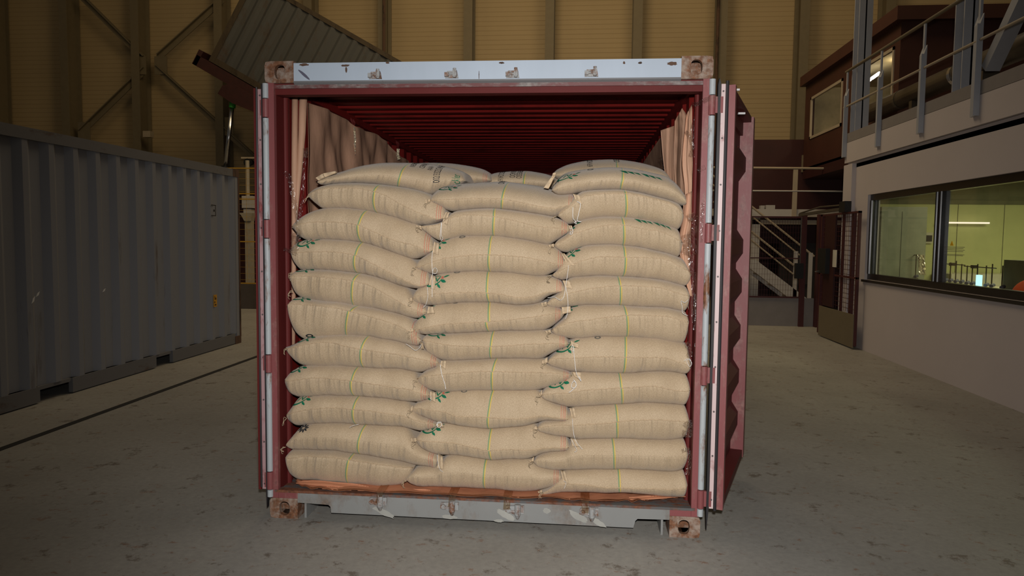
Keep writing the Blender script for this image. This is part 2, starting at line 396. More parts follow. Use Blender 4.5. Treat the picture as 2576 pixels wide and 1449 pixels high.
# thin pipes beside columns
for px, lab in ((1806, 'thin dark downpipe behind the white corner of the open container'), (966, 'thin pipe beside the column above the tilted container end')):
    c = U(px, 60, 1, 19.2)
    solo(MB().tube([(c[0], 19.2, 0.0), (c[0], 19.2, 12)], 0.05), 'downpipe', 'rusty_post', lab, 'pipe', (c[0], 19.2, 0))

# ------------------------------------------------------------------ open container with the sacks
W, H, LEN = 2.438, 2.591, 6.058
cont = thing('shipping_container', 'open red and pale blue shipping container filled with stacked sacks', 'container', (W/2, 3.0, 0))
def casting(x0, z0, yf, front, sx):
    """corner casting with an oval opening in its end face"""
    w, h, d = 0.165, 0.118, 0.178
    m = MB(); y0, y1 = (yf, yf+d) if front else (yf-d, yf)
    cx_, cz = x0+w/2+(-0.005 if sx > 0 else 0.005), z0+h/2; n = 24
    hole = [(cx_+0.031*math.copysign(abs(math.cos(t))**0.8, math.cos(t)), cz+0.040*math.copysign(abs(math.sin(t))**0.8, math.sin(t))) for t in np.linspace(0, 2*math.pi, n, endpoint=False)]
    out = []
    for t in np.linspace(0, 2*math.pi, n, endpoint=False):
        c_, s_ = math.cos(t), math.sin(t); k = 1/max(abs(c_), abs(s_)); k *= 0.93 if min(abs(c_), abs(s_)) > 0.6 and c_*sx > 0 else 1
        out.append((x0+w/2+c_*k*w/2, z0+h/2+s_*k*h/2))
    yo, yi = (y0, y1) if front else (y1, y0)
    th = 0.03 if front else -0.03
    vs = [(a, yo, b_) for a, b_ in out]+[(a, yo, b_) for a, b_ in hole]+[(a, yo+th, b_) for a, b_ in hole]+[(a, yi, b_) for a, b_ in out]
    fs = []
    for i in range(n):
        j = (i+1) % n
        fs += [(i, j, n+j, n+i), (n+i, n+j, 2*n+j, 2*n+i), (j, i, 3*n+i, 3*n+j)]
    m.add(vs, fs)
    m.box(x0+0.003, x0+w-0.003, yi-0.06 if front else yi, yi if front else yi+0.03, z0+0.01, z0+h-0.01)
    build(m, 'corner_casting', 'casting_rust', cont)
for fr, yf in ((True, -0.004), (False, LEN)):
    for x0, sx in ((0, -1), (W-0.165, 1)):
        casting(x0, 0.0, yf, fr, sx); casting(x0, H-0.118, yf, fr, sx)
# corner posts: outer pale bar, red face, inner return and bead
for s, X in ((1, 0.0), (-1, W)):
    m = MB(); m.box(min(X+s*0.012, X+s*0.05), max(X+s*0.012, X+s*0.05), 0.0, 0.03, 0.118, 2.475)
    build(m, 'corner_post_face', 'red_paint_pale', cont)
    m = MB(); m.box(min(X, X+s*0.05), max(X, X+s*0.05), 0.03, 0.16, 0.118, 2.475)
    m.tube([(X+s*0.052, 0.15, 0.15), (X+s*0.052, 0.15, 2.43)], 0.018, 12)
    m.box(min(X+s*0.03, X+s*0.058), max(X+s*0.03, X+s*0.058), 0.14, 0.20, 0.15, 2.44)
    build(m, 'corner_post', 'red_paint', cont)
    hz = [0.22, 0.90, 1.665, 2.335]
    zz = [0.125]+[q for h_ in hz for q in (h_-0.055, h_+0.055)]+[2.47]
    m = MB()
    for a, b_ in zip(zz[::2], zz[1::2]):
        m.tube([(X+s*0.002, 0.0, a), (X+s*0.002, 0.0, b_)], 0.0165, 24)
    build(m, 'hinge_bar', 'bar_paint', cont, smooth=False)
    for h_ in hz:
        m = MB(); m.tube([(X+s*0.002, 0.0, h_-0.05), (X+s*0.002, 0.0, h_+0.05)], 0.0185, 24)
        if s > 0: m.box(X-0.03, X, -0.006, 0.012, h_-0.04, h_+0.045)
        else: m.box(X, X+0.055, -0.006, 0.012, h_-0.04, h_+0.045)
        build(m, 'hinge', 'red_paint_pale', cont)
# header
m = MB(); m.box(0.165, W-0.165, 0.0, 0.05, 2.478, 2.58); m.box(0.165, W-0.165, 0.05, 0.3, 2.55, 2.58)
build(m, 'door_header', 'header_paint', cont)
m = MB(); m.prism([(-0.004, 2.482), (-0.004, 2.474), (0.012, 2.462), (0.05, 2.462), (0.05, 2.482)], 0, 0.165, W-0.165)
build(m, 'header_drip_edge', 'grey_rail', cont)
m = MB(); m.box(0.012, W-0.012, 0.008, 0.03, 2.444, 2.464); build(m, 'header_rim', 'rim_worn', cont)
m = MB(); m.box(0.05, W-0.05, 0.02, 0.09, 2.412, 2.478); build(m, 'header_return', 'red_paint', cont)
# sill
m = MB()
m.prism([(0.165, 0.155), (0.165, 0.095), (0.345, 0.09), (0.358, 0.08), (0.363, 0.044), (2.078, 0.040), (2.088, 0.080), (2.10, 0.092), (W-0.165, 0.095), (W-0.165, 0.155)], 1, 0.0, 0.02)
m.box(0.363, 2.08, 0.02, 0.14, 0.044, 0.06)
build(m, 'door_sill', 'sill_paint', cont)
m = MB(); m.box(0.03, W-0.03, -0.004, 0.05, 0.152, 0.166); m.box(0.012, W-0.012, 0.05, 0.30, 0.150, 0.160)
build(m, 'sill_edge', 'sill_rust', cont)
for a in (0.051, W-0.165): build(MB().box(a, a+0.114, 0.0, 0.06, 0.118, 0.153), 'sill_end', 'red_paint_pale', cont)
for x in (0.203, W-0.203):
    m = MB(); m.box(x-0.006, x+0.006, 0.02, 0.5, 0.0, 0.09); build(m, 'fork_pocket_side', 'sill_paint', cont)
# lighter worn patches on the sill, scratches and the marker strokes on the header
def blob(name, ctr, w, h, mat, y=-0.0015, n=22, rough=0.35, rot=0.0, thick=0.0012):
    ts = np.linspace(0, 2*math.pi, n, endpoint=False); pts = []
    for t in ts:
        k = 1+rough*(random.random()-0.5)*1.6; a, b_ = math.cos(t)*w/2*k, math.sin(t)*h/2*k
        pts.append((ctr[0]+a*math.cos(rot)-b_*math.sin(rot), ctr[1]+a*math.sin(rot)+b_*math.cos(rot)))
    mm = MB(); mm.prism(pts, 1, y, y+thick); return build(mm, name, mat, cont)
def p0(px, py): q = U(px, py, 1, 0.0); return (q[0], q[2])
for px, py, w, h, r in ((965, 1288, .16, .05, -.4), (1130, 1300, .1, .04, 0), (1272, 1295, .13, .055, -.5), (1375, 1285, .045, .05, 0), (1455, 1300, .13, .06, -.5), (1505, 1315, .1, .05, -.5), (1255, 1310, .06, .03, 0)):
    blob('worn_patch', p0(px, py), w*.9, h*.65, 'patch_paint', rot=r, rough=0.2)
blob('marker_stroke', p0(765, 188), 0.085, 0.014, 'grey_marker', rot=-0.70, rough=0.1)
blob('marker_stroke', p0(791, 206), 0.022, 0.006, 'grey_marker', rot=-0.55, rough=0.1)
for px, py, w, h in ((765, 163, .05, .014), (869, 165, .045, .012), (871, 176, .012, .03), (975, 158, .02, .01), (1610, 158, .02, .012), (1690, 160, .05, .02), (1570, 158, .012, .015), (1205, 190, .004, .05), (1262, 158, .03, .01)):
    blob('rust_spot', p0(px, py), w, h, 'rusty_post', rough=0.25)
# lashing brackets on header and sill
def bracket(px, py, flip):
    x, z_ = p0(px, py); m = MB(); w = 0.036
    m.prism([(x-w, z_-0.02), (x+w, z_-0.02), (x+w*0.8, z_+0.018), (x-w*0.7, z_+0.018)], 1, -0.01, -0.001)
    m.box(x-w, x-w*0.45, -0.03, -0.01, z_-0.014, z_+0.008); m.box(x+w*0.25, x+w*0.8, -0.032, -0.01, z_-0.014, z_+0.02)
    m.tube([(x+w*0.5, -0.024, z_-0.02), (x+w*0.5, -0.024, z_+0.03)], 0.009, 8)
    m.tube([(x-w*0.9, -0.02, z_-0.002), (x+w*0.8, -0.02, z_+0.002)], 0.006, 8)
    build(m, 'lashing_bracket', 'bracket_paint', cont)
for px, py in ((945, 190), (1137, 188), (1290, 187), (1488, 184)): bracket(px, py, 0)
for px, py in ((950, 1260), (1130, 1272), (1294, 1281), (1480, 1287)):
    x, z_ = p0(px, py); m = MB()
    m.tube([(x+0.02, -0.02, z_+0.035), (x+0.02, -0.026, z_-0.02), (x+0.02, -0.018, z_-0.045)], [0.017, 0.017, 0.008], 10)
    m.prism([(x-0.05, z_-0.012), (x-0.045, z_+0.02), (x+0.055, z_+0.025), (x+0.055, z_-0.02), (x, z_-0.025)], 1, -0.012, -0.001)
    m.tube([(x-0.03, -0.008, z_), (x-0.03, -0.026, z_)], 0.013, 10)
    m.tube([(x-0.03, -0.02, z_-0.005), (x+0.02, -0.022, z_-0.008)], 0.006, 8)
    build(m, 'lashing_bracket', 'bracket_paint', cont)
# roof, side walls, floor, far end
def corr(period, depth, a0, a1):
    out = []; a = a0
    while a < a1:
        out += [(a, 0), (a+period*0.36, 0), (a+period*0.5, depth), (a+period*0.86, depth)]; a += period
    out.append((a1, 0)); return out
def sheet_y(X0, X1, zf, xs=None): pass
pr = corr(0.19, -0.022, 0.34, 5.99)
m = MB(); n = len(pr)
m.add([(0.07, y, 2.535+d) for y, d in pr]+[(W-0.07, y, 2.535+d) for y, d in pr], [(i, i+1, i+1+n, i+n) for i in range(n-1)])
m.box(0.05, W-0.05, 0.2, 5.85, 2.556, 2.575); m.box(0.17, W-0.17, 0.09, 0.34, 2.50, 2.556)
build(m, 'roof', 'red_inside', cont)
for s, X in ((1, 0.0), (-1, W)):
    pr = corr(0.278, 0.036, 0.30, 5.9); n = len(pr)
    m = MB(); xx = X+s*0.022
    m.add([(xx+s*d, y, 0.15) for y, d in pr]+[(xx+s*d, y, 2.48) for y, d in pr], [(i, i+1, i+1+n, i+n) for i in range(n-1)])
    m.box(min(X+s*.004, X+s*.018), max(X+s*.004, X+s*.018), 0.178, 5.88, 0.12, 2.48)
    build(m, 'side_wall', 'red_inside', cont)
    m = MB(); m.box(min(X+s*.004, X+s*.075), max(X+s*.004, X+s*.075), 0.16, 5.9, 2.47, 2.55); build(m, 'top_rail', 'red_inside', cont)
    m = MB(); m.box(min(X+s*.004, X+s*.06), max(X+s*.004, X+s*.06), 0.178, 5.88, 0.02, 0.15); build(m, 'bottom_rail', 'red_paint', cont)
build(MB().box(0.05, W-0.05, 0.30, 5.99, 0.13, 0.158), 'cargo_floor', 'sill_rust', cont)
build(MB().box(0.02, W-0.02, 5.95, 6.0, 0.12, 2.56), 'end_wall', 'red_paint', cont)

# doors
dl = thing('container_door', 'red container door folded back flat against the side nearest the grey container', 'door', (-0.035, 0.0, 0.16), 'doors of the open container')
build(MB().box(-0.066, -0.050, -0.004, 1.17, 0.165, 2.445), 'outer_skin', 'red_paint', dl)
build(MB().tube([(-0.048, -0.004, 0.18), (-0.048, -0.004, 2.45)], 0.006, 8), 'gasket', 'gasket', dl)
build(MB().box(-0.044, -0.016, -0.002, 1.17, 0.168, 2.44), 'retaining_strip', 'pink_strip', dl)
build(MB().prism([(-0.016, 2.46), (-0.010, 2.44), (-0.010, 0.15), (-0.016, 0.06), (-0.019, 0.16), (-0.020, 2.47)], 1, -0.01, 0.02), 'gasket_lip', 'gasket', dl)
for k in range(10):
    z_ = 0.2+k*0.245; build(MB().tube([(-0.030, -0.006, z_), (-0.030, 0.0, z_)], 0.005, 8), 'rivet', 'rivet', dl)
dr = thing('container_door', 'red ribbed container door swung open beside the stair side of the hall', 'door', (2.49, 0.0, 0.15), 'doors of the open container')
th = math.atan2(0.365, 1.13); dirv = np.array((math.sin(th), math.cos(th), 0.0)); nrm = np.array((math.cos(th), -math.sin(th), 0.0))
D0 = np.array((2.520, 0.0, 0.0))
def dd(a, b_, z_): return D0+dirv*a+nrm*b_+np.array((0, 0, z_))   # a: along the leaf, b: thickness outward (+ = away from the container)
def dbox(m, a0, a1, b0, b1, z0, z1):
    q = [dd(a, b_, z_) for z_ in (z0, z1) for a, b_ in ((a0, b0), (a1, b0), (a1, b1), (a0, b1))]
    m.add(q, [(0, 3, 2, 1), (4, 5, 6, 7), (0, 1, 5, 4), (1, 2, 6, 5), (2, 3, 7, 6), (3, 0, 4, 7)])
Z0, Z1 = 0.165, 2.44
m = MB(); dbox(m, -0.0, 0.05, -0.02, 0.035, Z0, Z1); build(m, 'hinge_stile', 'red_paint_pale', dr)
m = MB(); dbox(m, 1.06, 1.15, -0.055, 0.035, Z0, Z1); build(m, 'lock_stile', 'red_paint_pale', dr)
m = MB(); dbox(m, 0.05, 1.06, -0.055, 0.03, Z0, Z0+0.05); build(m, 'bottom_rail', 'red_paint', dr)
m = MB(); dbox(m, 0.05, 1.06, -0.055, 0.02, Z1-0.035, Z1); dbox(m, 0.05, 1.06, -0.055, -0.03, Z1-0.12, Z1-0.035); build(m, 'top_rail', 'red_paint', dr)
# ribbed panel: horizontal trapezoid ribs
m = MB(); zr = [Z0+0.09]; br = [0.0]; zq = Z0+0.16
prf = [(Z0+0.05, -0.048)]
for zc in (0.43, 0.72, 1.02, 1.33, 1.59, 2.13): prf += [(zc-0.11, -0.048), (zc-0.045, -0.006), (zc+0.045, -0.006), (zc+0.11, -0.048)]
prf += [(Z1-0.12, -0.048)]
G = [[dd(a, b_, zz) for a in (0.05, 1.06)] for zz, b_ in prf]
m.grid(G, thick=-nrm*0.006); build(m, 'ribbed_panel', 'red_paint', dr)
m = MB()
for i, (a, zz) in enumerate(((.25, 2.27), (.33, 2.22), (.42, 2.19), (.5, 2.24), (.62, 2.2), (.72, 2.16), (.8, 2.19), (.3, 2.17), (.78, 2.12))):
    q = dd(a, -0.048, zz+.02); build(MB().tube([q, q+nrm*0.02], [0.016, 0.009], 6), 'bolt', 'red_paint', dr)
for a, zz in ((.22, 2.455), (.55, 2.38)): 
    q = dd(a, 0.0, zz); build(MB().box(q[0]-.01, q[0]+.03, q[1]-.01, q[1]+.01, q[2]-.004, q[2]+.006), 'cam_tip', 'dirty_white', dr)
build(MB().box(2.482, 2.504, -0.004, 0.03, 0.17, 2.445), 'retaining_strip', 'steel_strip', dr)
build(MB().tube([(2.512, -0.006, 0.16), (2.512, -0.006, 2.46)], 0.009, 8), 'gasket', 'gasket', dr)
build(MB().prism([(2.470, 2.475), (2.478, 2.45), (2.478, 0.15), (2.470, 0.05), (2.466, 0.17), (2.464, 2.44)], 1, -0.012, 0.02), 'gasket_lip', 'gasket', dr)
for k in range(10):
    zz = 0.22+k*0.243; build(MB().tube([(2.492, -0.009, zz), (2.492, -0.003, zz)], 0.005, 8), 'rivet', 'rivet', dr)
for px, py, w, h in ((1822, 930, .03, .1), (1818, 985, .02, .12), (1823, 1050, .01, .05)):
    a = 0.16; q = dd(a, -0.02, U(px, py, 1, 0.1)[2]); mm = MB()
    dbox(mm, a-w*1.5, a+w*1.5, -0.046, -0.003, q[2]-h/2, q[2]+h/2); build(mm, 'sticker_remnant', 'dirty_white', dr)

# ------------------------------------------------------------------ sacks
O = {'A': (700, 400), 'B': (700, 700), 'C': (700, 960), 'D': (1180, 400), 'E': (1180, 700), 'F': (1180, 960)}
def cv(crop, s):
    """pairs of quarter-pixel offsets in a crop -> image coordinates; a leading letter switches the crop"""
    out = []
    for tok in s.split():
        if tok.isalpha(): crop = tok; continue
        x, y = tok.split(','); out.append((O[crop][0]+float(x)/4, O[crop][1]+float(y)/4))
    return out
YF = 0.05
class Sack:
    def __init__(s, T, B, Sm, st, yf=YF, yl=0.0, yr=0.0, depth=0.62, blunt=12, r0=0.095, crown=None):
        T = sorted(T); B = sorted(B)
        x0 = min(T[0][0], B[0][0]); x1 = max(T[-1][0], B[-1][0]); s.x0, s.x1 = x0, x1
        e = np.linspace(0, 1, 72); w = 0.5-0.5*np.cos(math.pi*e); w = 0.45*w+0.55*e
        xs = x0+(x1-x0)*w; s.px = xs
        def itp(P):
            P = sorted(P); Q = catmull(P, 240); Q = Q[np.argsort(Q[:, 0])]; return np.interp(xs, Q[:, 0], Q[:, 1])
        t, b = itp(T), itp(B); b = np.maximum(b, t+1.0)
        if Sm: m_ = itp(Sm); m_ = np.clip(m_, t+0.12*(b-t), b-0.10*(b-t))
        else: m_ = t+0.55*(b-t)
        d = np.minimum(xs-x0, x1-xs)
        f = np.where(d < blunt, np.sqrt(np.clip(1-(1-d/blunt)**2, 0, 1)), 1.0); f = 0.10+0.90*f
        s.f = f; u = (xs-x0)/(x1-x0)
        yfr = yf+yl*(1-u)+yr*u
        Xc = np.array([U(a, c, 1, y_+0.07) for a, c, y_ in zip(xs, m_, yfr)])
        s.X = Xc[:, 0]
        ct = crown or r0; tp_ = 0.075 if crown is None else crown*0.8
        zt = np.array([U(a, c, 1, y_+tp_)[2] for a, c, y_ in zip(xs, t, yfr)])
        zb = np.array([U(a, c, 1, y_+0.075)[2] for a, c, y_ in zip(xs, b, yfr)])
        zs = np.array([U(a, c, 1, y_)[2] for a, c, y_ in zip(xs, m_, yfr)])
        zs = np.clip(zs, zb+0.1*(zt-zb), zt-0.1*(zt-zb))
        s.zs = zs; s.hu = np.maximum((zt-zs)*1.035, 0.003)*f; s.hl = np.maximum((zs-zb)*1.035, 0.003)*f
        hh = np.clip((zt-zb)/0.15, 0.1, 1.0)
        s.r = r0*hh**0.7*(0.35+0.65*f); s.ru = ct*hh**0.7*(0.35+0.65*f)
        s.yf = yfr+0.02*(1-f)+0.035*(1-np.clip(hh, 0, 1))
        s.yf += 0.004*np.sin(u*17+x0)+0.003*np.sin(u*31+x1)
        s.D = depth+(0.12 if crown else 0)-0.06*(1-f); s.st = st
        if s.X[0] < 0.058: s.X = np.interp(s.X, [s.X[0], s.X[0]+0.25], [0.058, s.X[0]+0.25]) if False else np.where(s.X < 0.30, 0.058+(s.X-s.X[0])*(0.242/(0.30-s.X[0])), s.X)
        if s.X[-1] > 2.378: k0 = 2.15; s.X = np.where(s.X > k0, k0+(s.X-k0)*(2.378-k0)/(s.X[-1]-k0), s.X)
        # stripe position as X for the half above and below the seam
        t_, a_, b2, mid, bt = st
        s.stX = [np.interp(q, xs, s.X) for q in (t_, a_, b2, mid, bt)]
    def idx(s, X): return np.interp(X, s.X, np.arange(len(s.X)))
    def val(s, arr, X): return np.interp(X, s.X, arr)
    def surf(s, X, a):
        """point on the skin: X along the sack, a metres of cloth up (+) or down (-) from the seam"""
        zs, r, yf, D = (s.val(q, X) for q in (s.zs, s.ru if a >= 0 else s.r, s.yf, s.D))
        h = s.val(s.hu if a >= 0 else s.hl, X); q = math.pi/4*(r+h)
        sg = 1 if a >= 0 else -1; A = abs(a); th_ = min(A/q, 1)*math.pi/2
        y = yf+r*(1-math.cos(th_)); z_ = zs+sg*h*math.sin(th_)
        if A > q: y += A-q
        return np.array((X, y, z_)), th_*sg
    def normal(s, X, a):
        p0_, _ = s.surf(X, a); p1, _ = s.surf(X, a+0.002); p2, _ = s.surf(X+0.003, a)
        n_ = np.cross(p1-p0_, p2-p0_); n_ = n_/(np.linalg.norm(n_)+1e-12)
        th_ = s.surf(X, a)[1]; return n_ if n_ @ np.array((0, -math.cos(th_), math.sin(th_))) > 0 else -n_
    def a_of(s, px, py):
        """cloth distance from the seam of the skin point seen at a pixel"""
        best = None
        X = np.interp(px, s.px, s.X)
        for a in np.linspace(-0.3, 0.45, 151):
            q, _ = s.surf(X, a); d = q-CAM; zc = d@_f
            py_ = IH/2-FPX*(d@CU)/zc
            e = abs(py_-py)
            if best is None or e < best[0]: best = (e, a)
        return X, best[1]
    def mesh(s, name, parent):
        NU, NF = 10, 3; rows = []
        for i in range(len(s.X)):
            X, zs, hu, hl, r, ru, yf, D = s.X[i], s.zs[i], s.hu[i], s.hl[i], s.r[i], s.ru[i], s.yf[i], s.D[i]
            qu, ql = math.pi/4*(ru+hu), math.pi/4*(r+hl); ring = []; av = []
            for k in range(NU, 0, -1):
                th_ = k/NU*math.pi/2; ring.append((X, yf+r*(1-math.cos(th_)), zs-hl*math.sin(th_))); av.append(-k/NU*ql)
            ring.append((X, yf-0.002, zs)); av.append(0)
            for k in range(1, NU+1):
                th_ = k/NU*math.pi/2; ring.append((X, yf+ru*(1-math.cos(th_)), zs+hu*math.sin(th_))); av.append(k/NU*qu)
            for k in range(1, NF+1):
                y = yf+ru+(D-ru-r)*k/NF; ring.append((X, y, zs+hu)); av.append(qu+(D-ru-r)*k/NF)
            for k in range(1, 9):
                th_ = math.pi/2-k/8*math.pi; h = hu if th_ >= 0 else hl
                ring.append((X, yf+D-r+r*math.cos(th_), zs+h*math.sin(th_))); av.append(0.4)
            for k in range(1, NF): 
                y = yf+D-r-(D-2*r)*k/NF; ring.append((X, y, zs-hl)); av.append(-0.4)
            rows.append((ring, av))
        n = len(rows[0][0]); V = [q for ring, _ in rows for q in ring]
        F = []
        for i in range(len(rows)-1):
            for j in range(n): F.append((i*n+j, (i+1)*n+j, (i+1)*n+(j+1) % n, i*n+(j+1) % n))
        F.append(tuple(range(n))); F.append(tuple((len(rows)-1)*n+j for j in range(n-1, -1, -1)))
        off = np.array(parent.matrix_world.translation)
        me = bpy.data.meshes.new(name); me.from_pydata([tuple(np.array(q)-off) for q in V], [], F)
        me.materials.append(MATS['burlap']); me.polygons.foreach_set('use_smooth', [True]*len(me.polygons))
        u1 = me.uv_layers.new(name='UVMap'); u2 = me.uv_layers.new(name='ends')
        AV = [a for _, av in rows for a in av]; tx, ax_, bx, mx_, dx = s.stX
        cx_ = np.mean(s.X)
        hasr = getattr(s, 'red', None)
        for poly in me.polygons:
            ids = [me.loops[l].vertex_index for l in poly.loop_indices]
            mean_a = sum(AV[v] for v in ids)/len(ids)
            for l in poly.loop_indices:
                v = me.loops[l].vertex_index; i, j = divmod(v, n); a = AV[v]; X = s.X[i]
                qu = math.pi/4*(s.ru[i]+s.hu[i]); ql = math.pi/4*(s.r[i]+s.hl[i])
                if mean_a >= 0:
                    k = max(min(a/qu, 3.0), 0); sx_ = ax_+(tx-ax_)*k
                else:
                    k = max(min(-a/ql, 1.5), 0); k_ = min(k, 1); sx_ = bx*(1-k_)*(1-2*k_)+4*mx_*k_*(1-k_)+dx*k_*(2*k_-1)
                u1.data[l].uv = (X-sx_, a)
                u2.data[l].uv = ((s.X[-1]-X-0.022) if hasr else 1.0, a)
        me.update(); o = bpy.data.objects.new(name, me); COL.objects.link(o); o.parent = parent; return o
    def wrap(s, X0, a0, shapes, name, mats, parent, off=0.0015):
        """shapes: list of (verts [(x, y)], faces, material index) laid on the cloth round (X0, a0)"""
        m = MB()
        for vs, fs, mi in shapes:
            m.m = mi; out = []
            for x, y in vs:
                q, _ = s.surf(X0+x, a0+y); out.append(q+s.normal(X0+x, a0+y)*off)
            m.add(out, fs)
        return build(m, name, mats, parent)
def poly_fan(pts, mi):
    c = np.mean(pts, axis=0); n = len(pts); return ([tuple(c)]+[tuple(q) for q in pts], [(0, i+1, (i+1) % n+1) for i in range(n)], mi)
def leaf(x, y, L, w, ang, mi=0):
    ts = np.linspace(0, 1, 7); up = [(t*L, w/2*math.sin(math.pi*t)) for t in ts]; dn = [(t*L, -w/2*math.sin(math.pi*t)) for t in ts[::-1][1:-1]]
    c, s_ = math.cos(ang), math.sin(ang); return poly_fan([(x+a*c-b_*s_, y+a*s_+b_*c) for a, b_ in up+dn], mi)
def stroke(pts, ws, mi=0):
    P_ = catmull(pts, 20); Wd = np.interp(np.linspace(0, 1, 20), np.linspace(0, 1, len(ws)), ws); vs = []
    for i in range(20):
        d = P_[min(i+1, 19)]-P_[max(i-1, 0)]; d /= np.linalg.norm(d)+1e-9; nn = np.array((-d[1], d[0]))
        vs += [tuple(P_[i]+nn*Wd[i]/2), tuple(P_[i]-nn*Wd[i]/2)]
    return (vs, [(2*i, 2*i+1, 2*i+3, 2*i+2) for i in range(19)], mi)
def logo(k=1.0, flip=False):
    """ring swoosh with slanted strokes, leaves and three red berries"""
    sh = [stroke([(0.030, .026), (-.01, .036), (-.045, .012), (-.050, -.02), (-.02, -.036), (.018, -.022), (.040, .004)], [.003, .009, .013, .013, .011, .008, .003]),
          stroke([(-.022, -.016), (-.012, .004), (.002, .022)], [.003, .008, .003]), stroke([(.002, .020), (.006, .0), (.012, -.014)], [.003, .008, .004]),
          stroke([(.010, -.014), (.018, .006), (.030, .024)], [.003, .008, .003]),
          leaf(.030, -.004, .040, .020, -0.5), leaf(.044, .012, .042, .012, 0.45), leaf(.010, -.026, .038, .014, -0.9)]
    for bx, by in ((.036, .012), (.044, .006), (.041, .018)):
        sh.append(poly_fan([(bx+.0042*math.cos(t), by+.0042*math.sin(t)) for t in np.linspace(0, 2*math.pi, 8, endpoint=False)], 1))
    f = -1 if flip else 1
    return [([(x*k*f, y*k*f) for x, y in vs], fs, mi) for vs, fs, mi in sh]
def wings(k=1.0):
    sh = []
    for x in (-0.055, 0.045):
        for i in range(3):
            xx = x+i*0.03-0.03
            sh.append(poly_fan([(xx, .016-.003*i), (xx+.030, .016-.003*i), (xx+.043, -.016), (xx+.026, -.010+.002*i)], 0))
    return [([(a*k, b_*k) for a, b_ in vs], fs, mi) for vs, fs, mi in sh]
def ringmark(k=1.0, n=20):
    vs = []
    for t in np.linspace(0, 2*math.pi, n, endpoint=False):
        vs += [(.020*k*math.cos(t), .016*k*math.sin(t)), (.011*k*math.cos(t), .008*k*math.sin(t))]
    return [(vs, [(2*i, 2*i+1, (2*i+3) % (2*n), (2*i+2) % (2*n)) for i in range(n)], 0)]
_tc = {}
def text_shapes(txt, size, shear=0.0):
    key = (txt, size, shear)
    if key in _tc: return _tc[key]
    cu = bpy.data.curves.new('t', 'FONT'); cu.body = txt; cu.size = size; cu.resolution_u = 3; cu.shear = shear
    ob = bpy.data.objects.new('t', cu); COL.objects.link(ob)
    dg = bpy.context.evaluated_depsgraph_get(); me = bpy.data.meshes.new_from_object(ob.evaluated_get(dg))
    vs = [(v.co.x, v.co.y) for v in me.vertices]; fs = [tuple(p_.vertices) for p_ in me.polygons]
    bpy.data.objects.remove(ob); bpy.data.curves.remove(cu); bpy.data.meshes.remove(me)
    _tc[key] = (vs, fs); return vs, fs
def text_on(sack, txt, size, px, py, up, parent, mat='print_black', shear=0.0, narrow=0.8):
    """up=+1: reads away from the viewer, starting at the pixel; up=-1: reads towards the viewer, ending there"""
    vs, fs = text_shapes(txt, size, shear); wmax = max(v[0] for v in vs)*narrow
    X, a = sack.a_of(px, py)
    if up > 0: pts = [(-y, x*narrow) for x, y in vs]
    else: pts = [(y, wmax-x*narrow) for x, y in vs]
    sack.wrap(X, a, [(pts, fs, 0)], 'printed_text', [mat], parent, off=0.0018)

SACKS = {}
def st5(crop, s):
    ox, oy = O[crop]; v = [float(q) for q in s.split()]; return [ox+q/4 for q in v]
defs = []
def D(key, crop, T, B, Sm, st, **kw): defs.append((key, cv(crop, T), cv(crop, B), cv(crop, Sm) if Sm else None, st5(crop, st), kw))
# column nearest the grey container (upper to lower)
D('L1', 'A', '410,225 480,180 620,135 800,75 1000,45 1200,40 1400,48 1600,75 1750,108 1850,150 1895,200', '415,240 450,262 600,246 800,242 1000,255 1200,280 1400,322 1520,352 1600,330 1700,300 1800,270 1895,230', None, '1315 1255 1255 1225 1195', yl=-0.01, yr=0.25, crown=0.30)
D('L2', 'A', '300,370 340,330 400,290 500,262 620,245 800,242 1000,255 1200,280 1400,320 1520,365 1600,430 1680,492 1700,530', '310,380 340,412 400,465 450,492 560,490 700,495 900,522 1100,565 1300,630 1400,660 1500,662 1600,640 1670,610', '300,375 400,325 500,302 640,292 800,292 950,315 1100,360 1200,420 1300,475 1450,545 1600,600 1670,620', '1048 1000 1005 986 1010', red=1)
D('L3', 'A', '152,660 200,620 250,580 330,535 440,500 560,490 700,495 900,522 1100,565 1300,630 1400,665 1480,730 1540,790 1580,830', '155,700 200,750 240,790 300,812 400,808 600,812 850,840 1000,885 1200,955 1300,990 1380,1000 1450,980 1520,955 1570,930', '170,680 300,650 400,635 600,635 800,655 900,685 1000,735 1200,820 1400,870 1500,915 1560,945', '905 848 840 838 858', red=1)
D('L4', 'A', '145,890 180,850 240,822 300,812 400,808 600,812 850,840 1000,885 1200,955 1300,990 1380,1040 1450,1110 1520,1150 1545,1200', '150,985 165,1040 200,1090 240,1115 400,1110 600,1125 850,1155 1000,1190 1200,1265 1300,1290 1400,1303 1470,1292 1530,1270', '150,940 250,942 400,935 600,935 750,955 850,985 1000,1060 1200,1170 1400,1265 1500,1285', '858 812 805 788 808', red=1)
D('L5', 'A', '140,1160 180,1130 240,1115 400,1110 600,1125 850,1155 1000,1190 1200,1265 1300,1305 1370,1390 1440,1455 1500,1490', 'B 140,30 150,90 180,150 230,190 300,205 450,225 620,240 800,275 1000,305 1200,355 1300,385 1400,398 1480,370 1510,350', 'B 150,-20 300,-22 500,-12 700,10 850,40 1000,90 1150,180 1250,240 1350,300 1480,350', '833 792 790 762 760', red=1)
D('L6', 'B', '115,270 165,205 220,190 300,205 450,225 620,240 800,275 1000,305 1200,355 1300,385 1370,440 1410,520 1440,580 1455,640', '115,330 125,420 150,500 190,560 250,600 320,595 450,580 600,570 750,572 930,585 1000,600 1150,625 1300,662 1390,675 1440,660', '130,255 300,265 450,275 600,295 750,330 900,370 1050,410 1200,465 1300,510 1400,580 1440,615', '815 765 745 700 682', red=1)
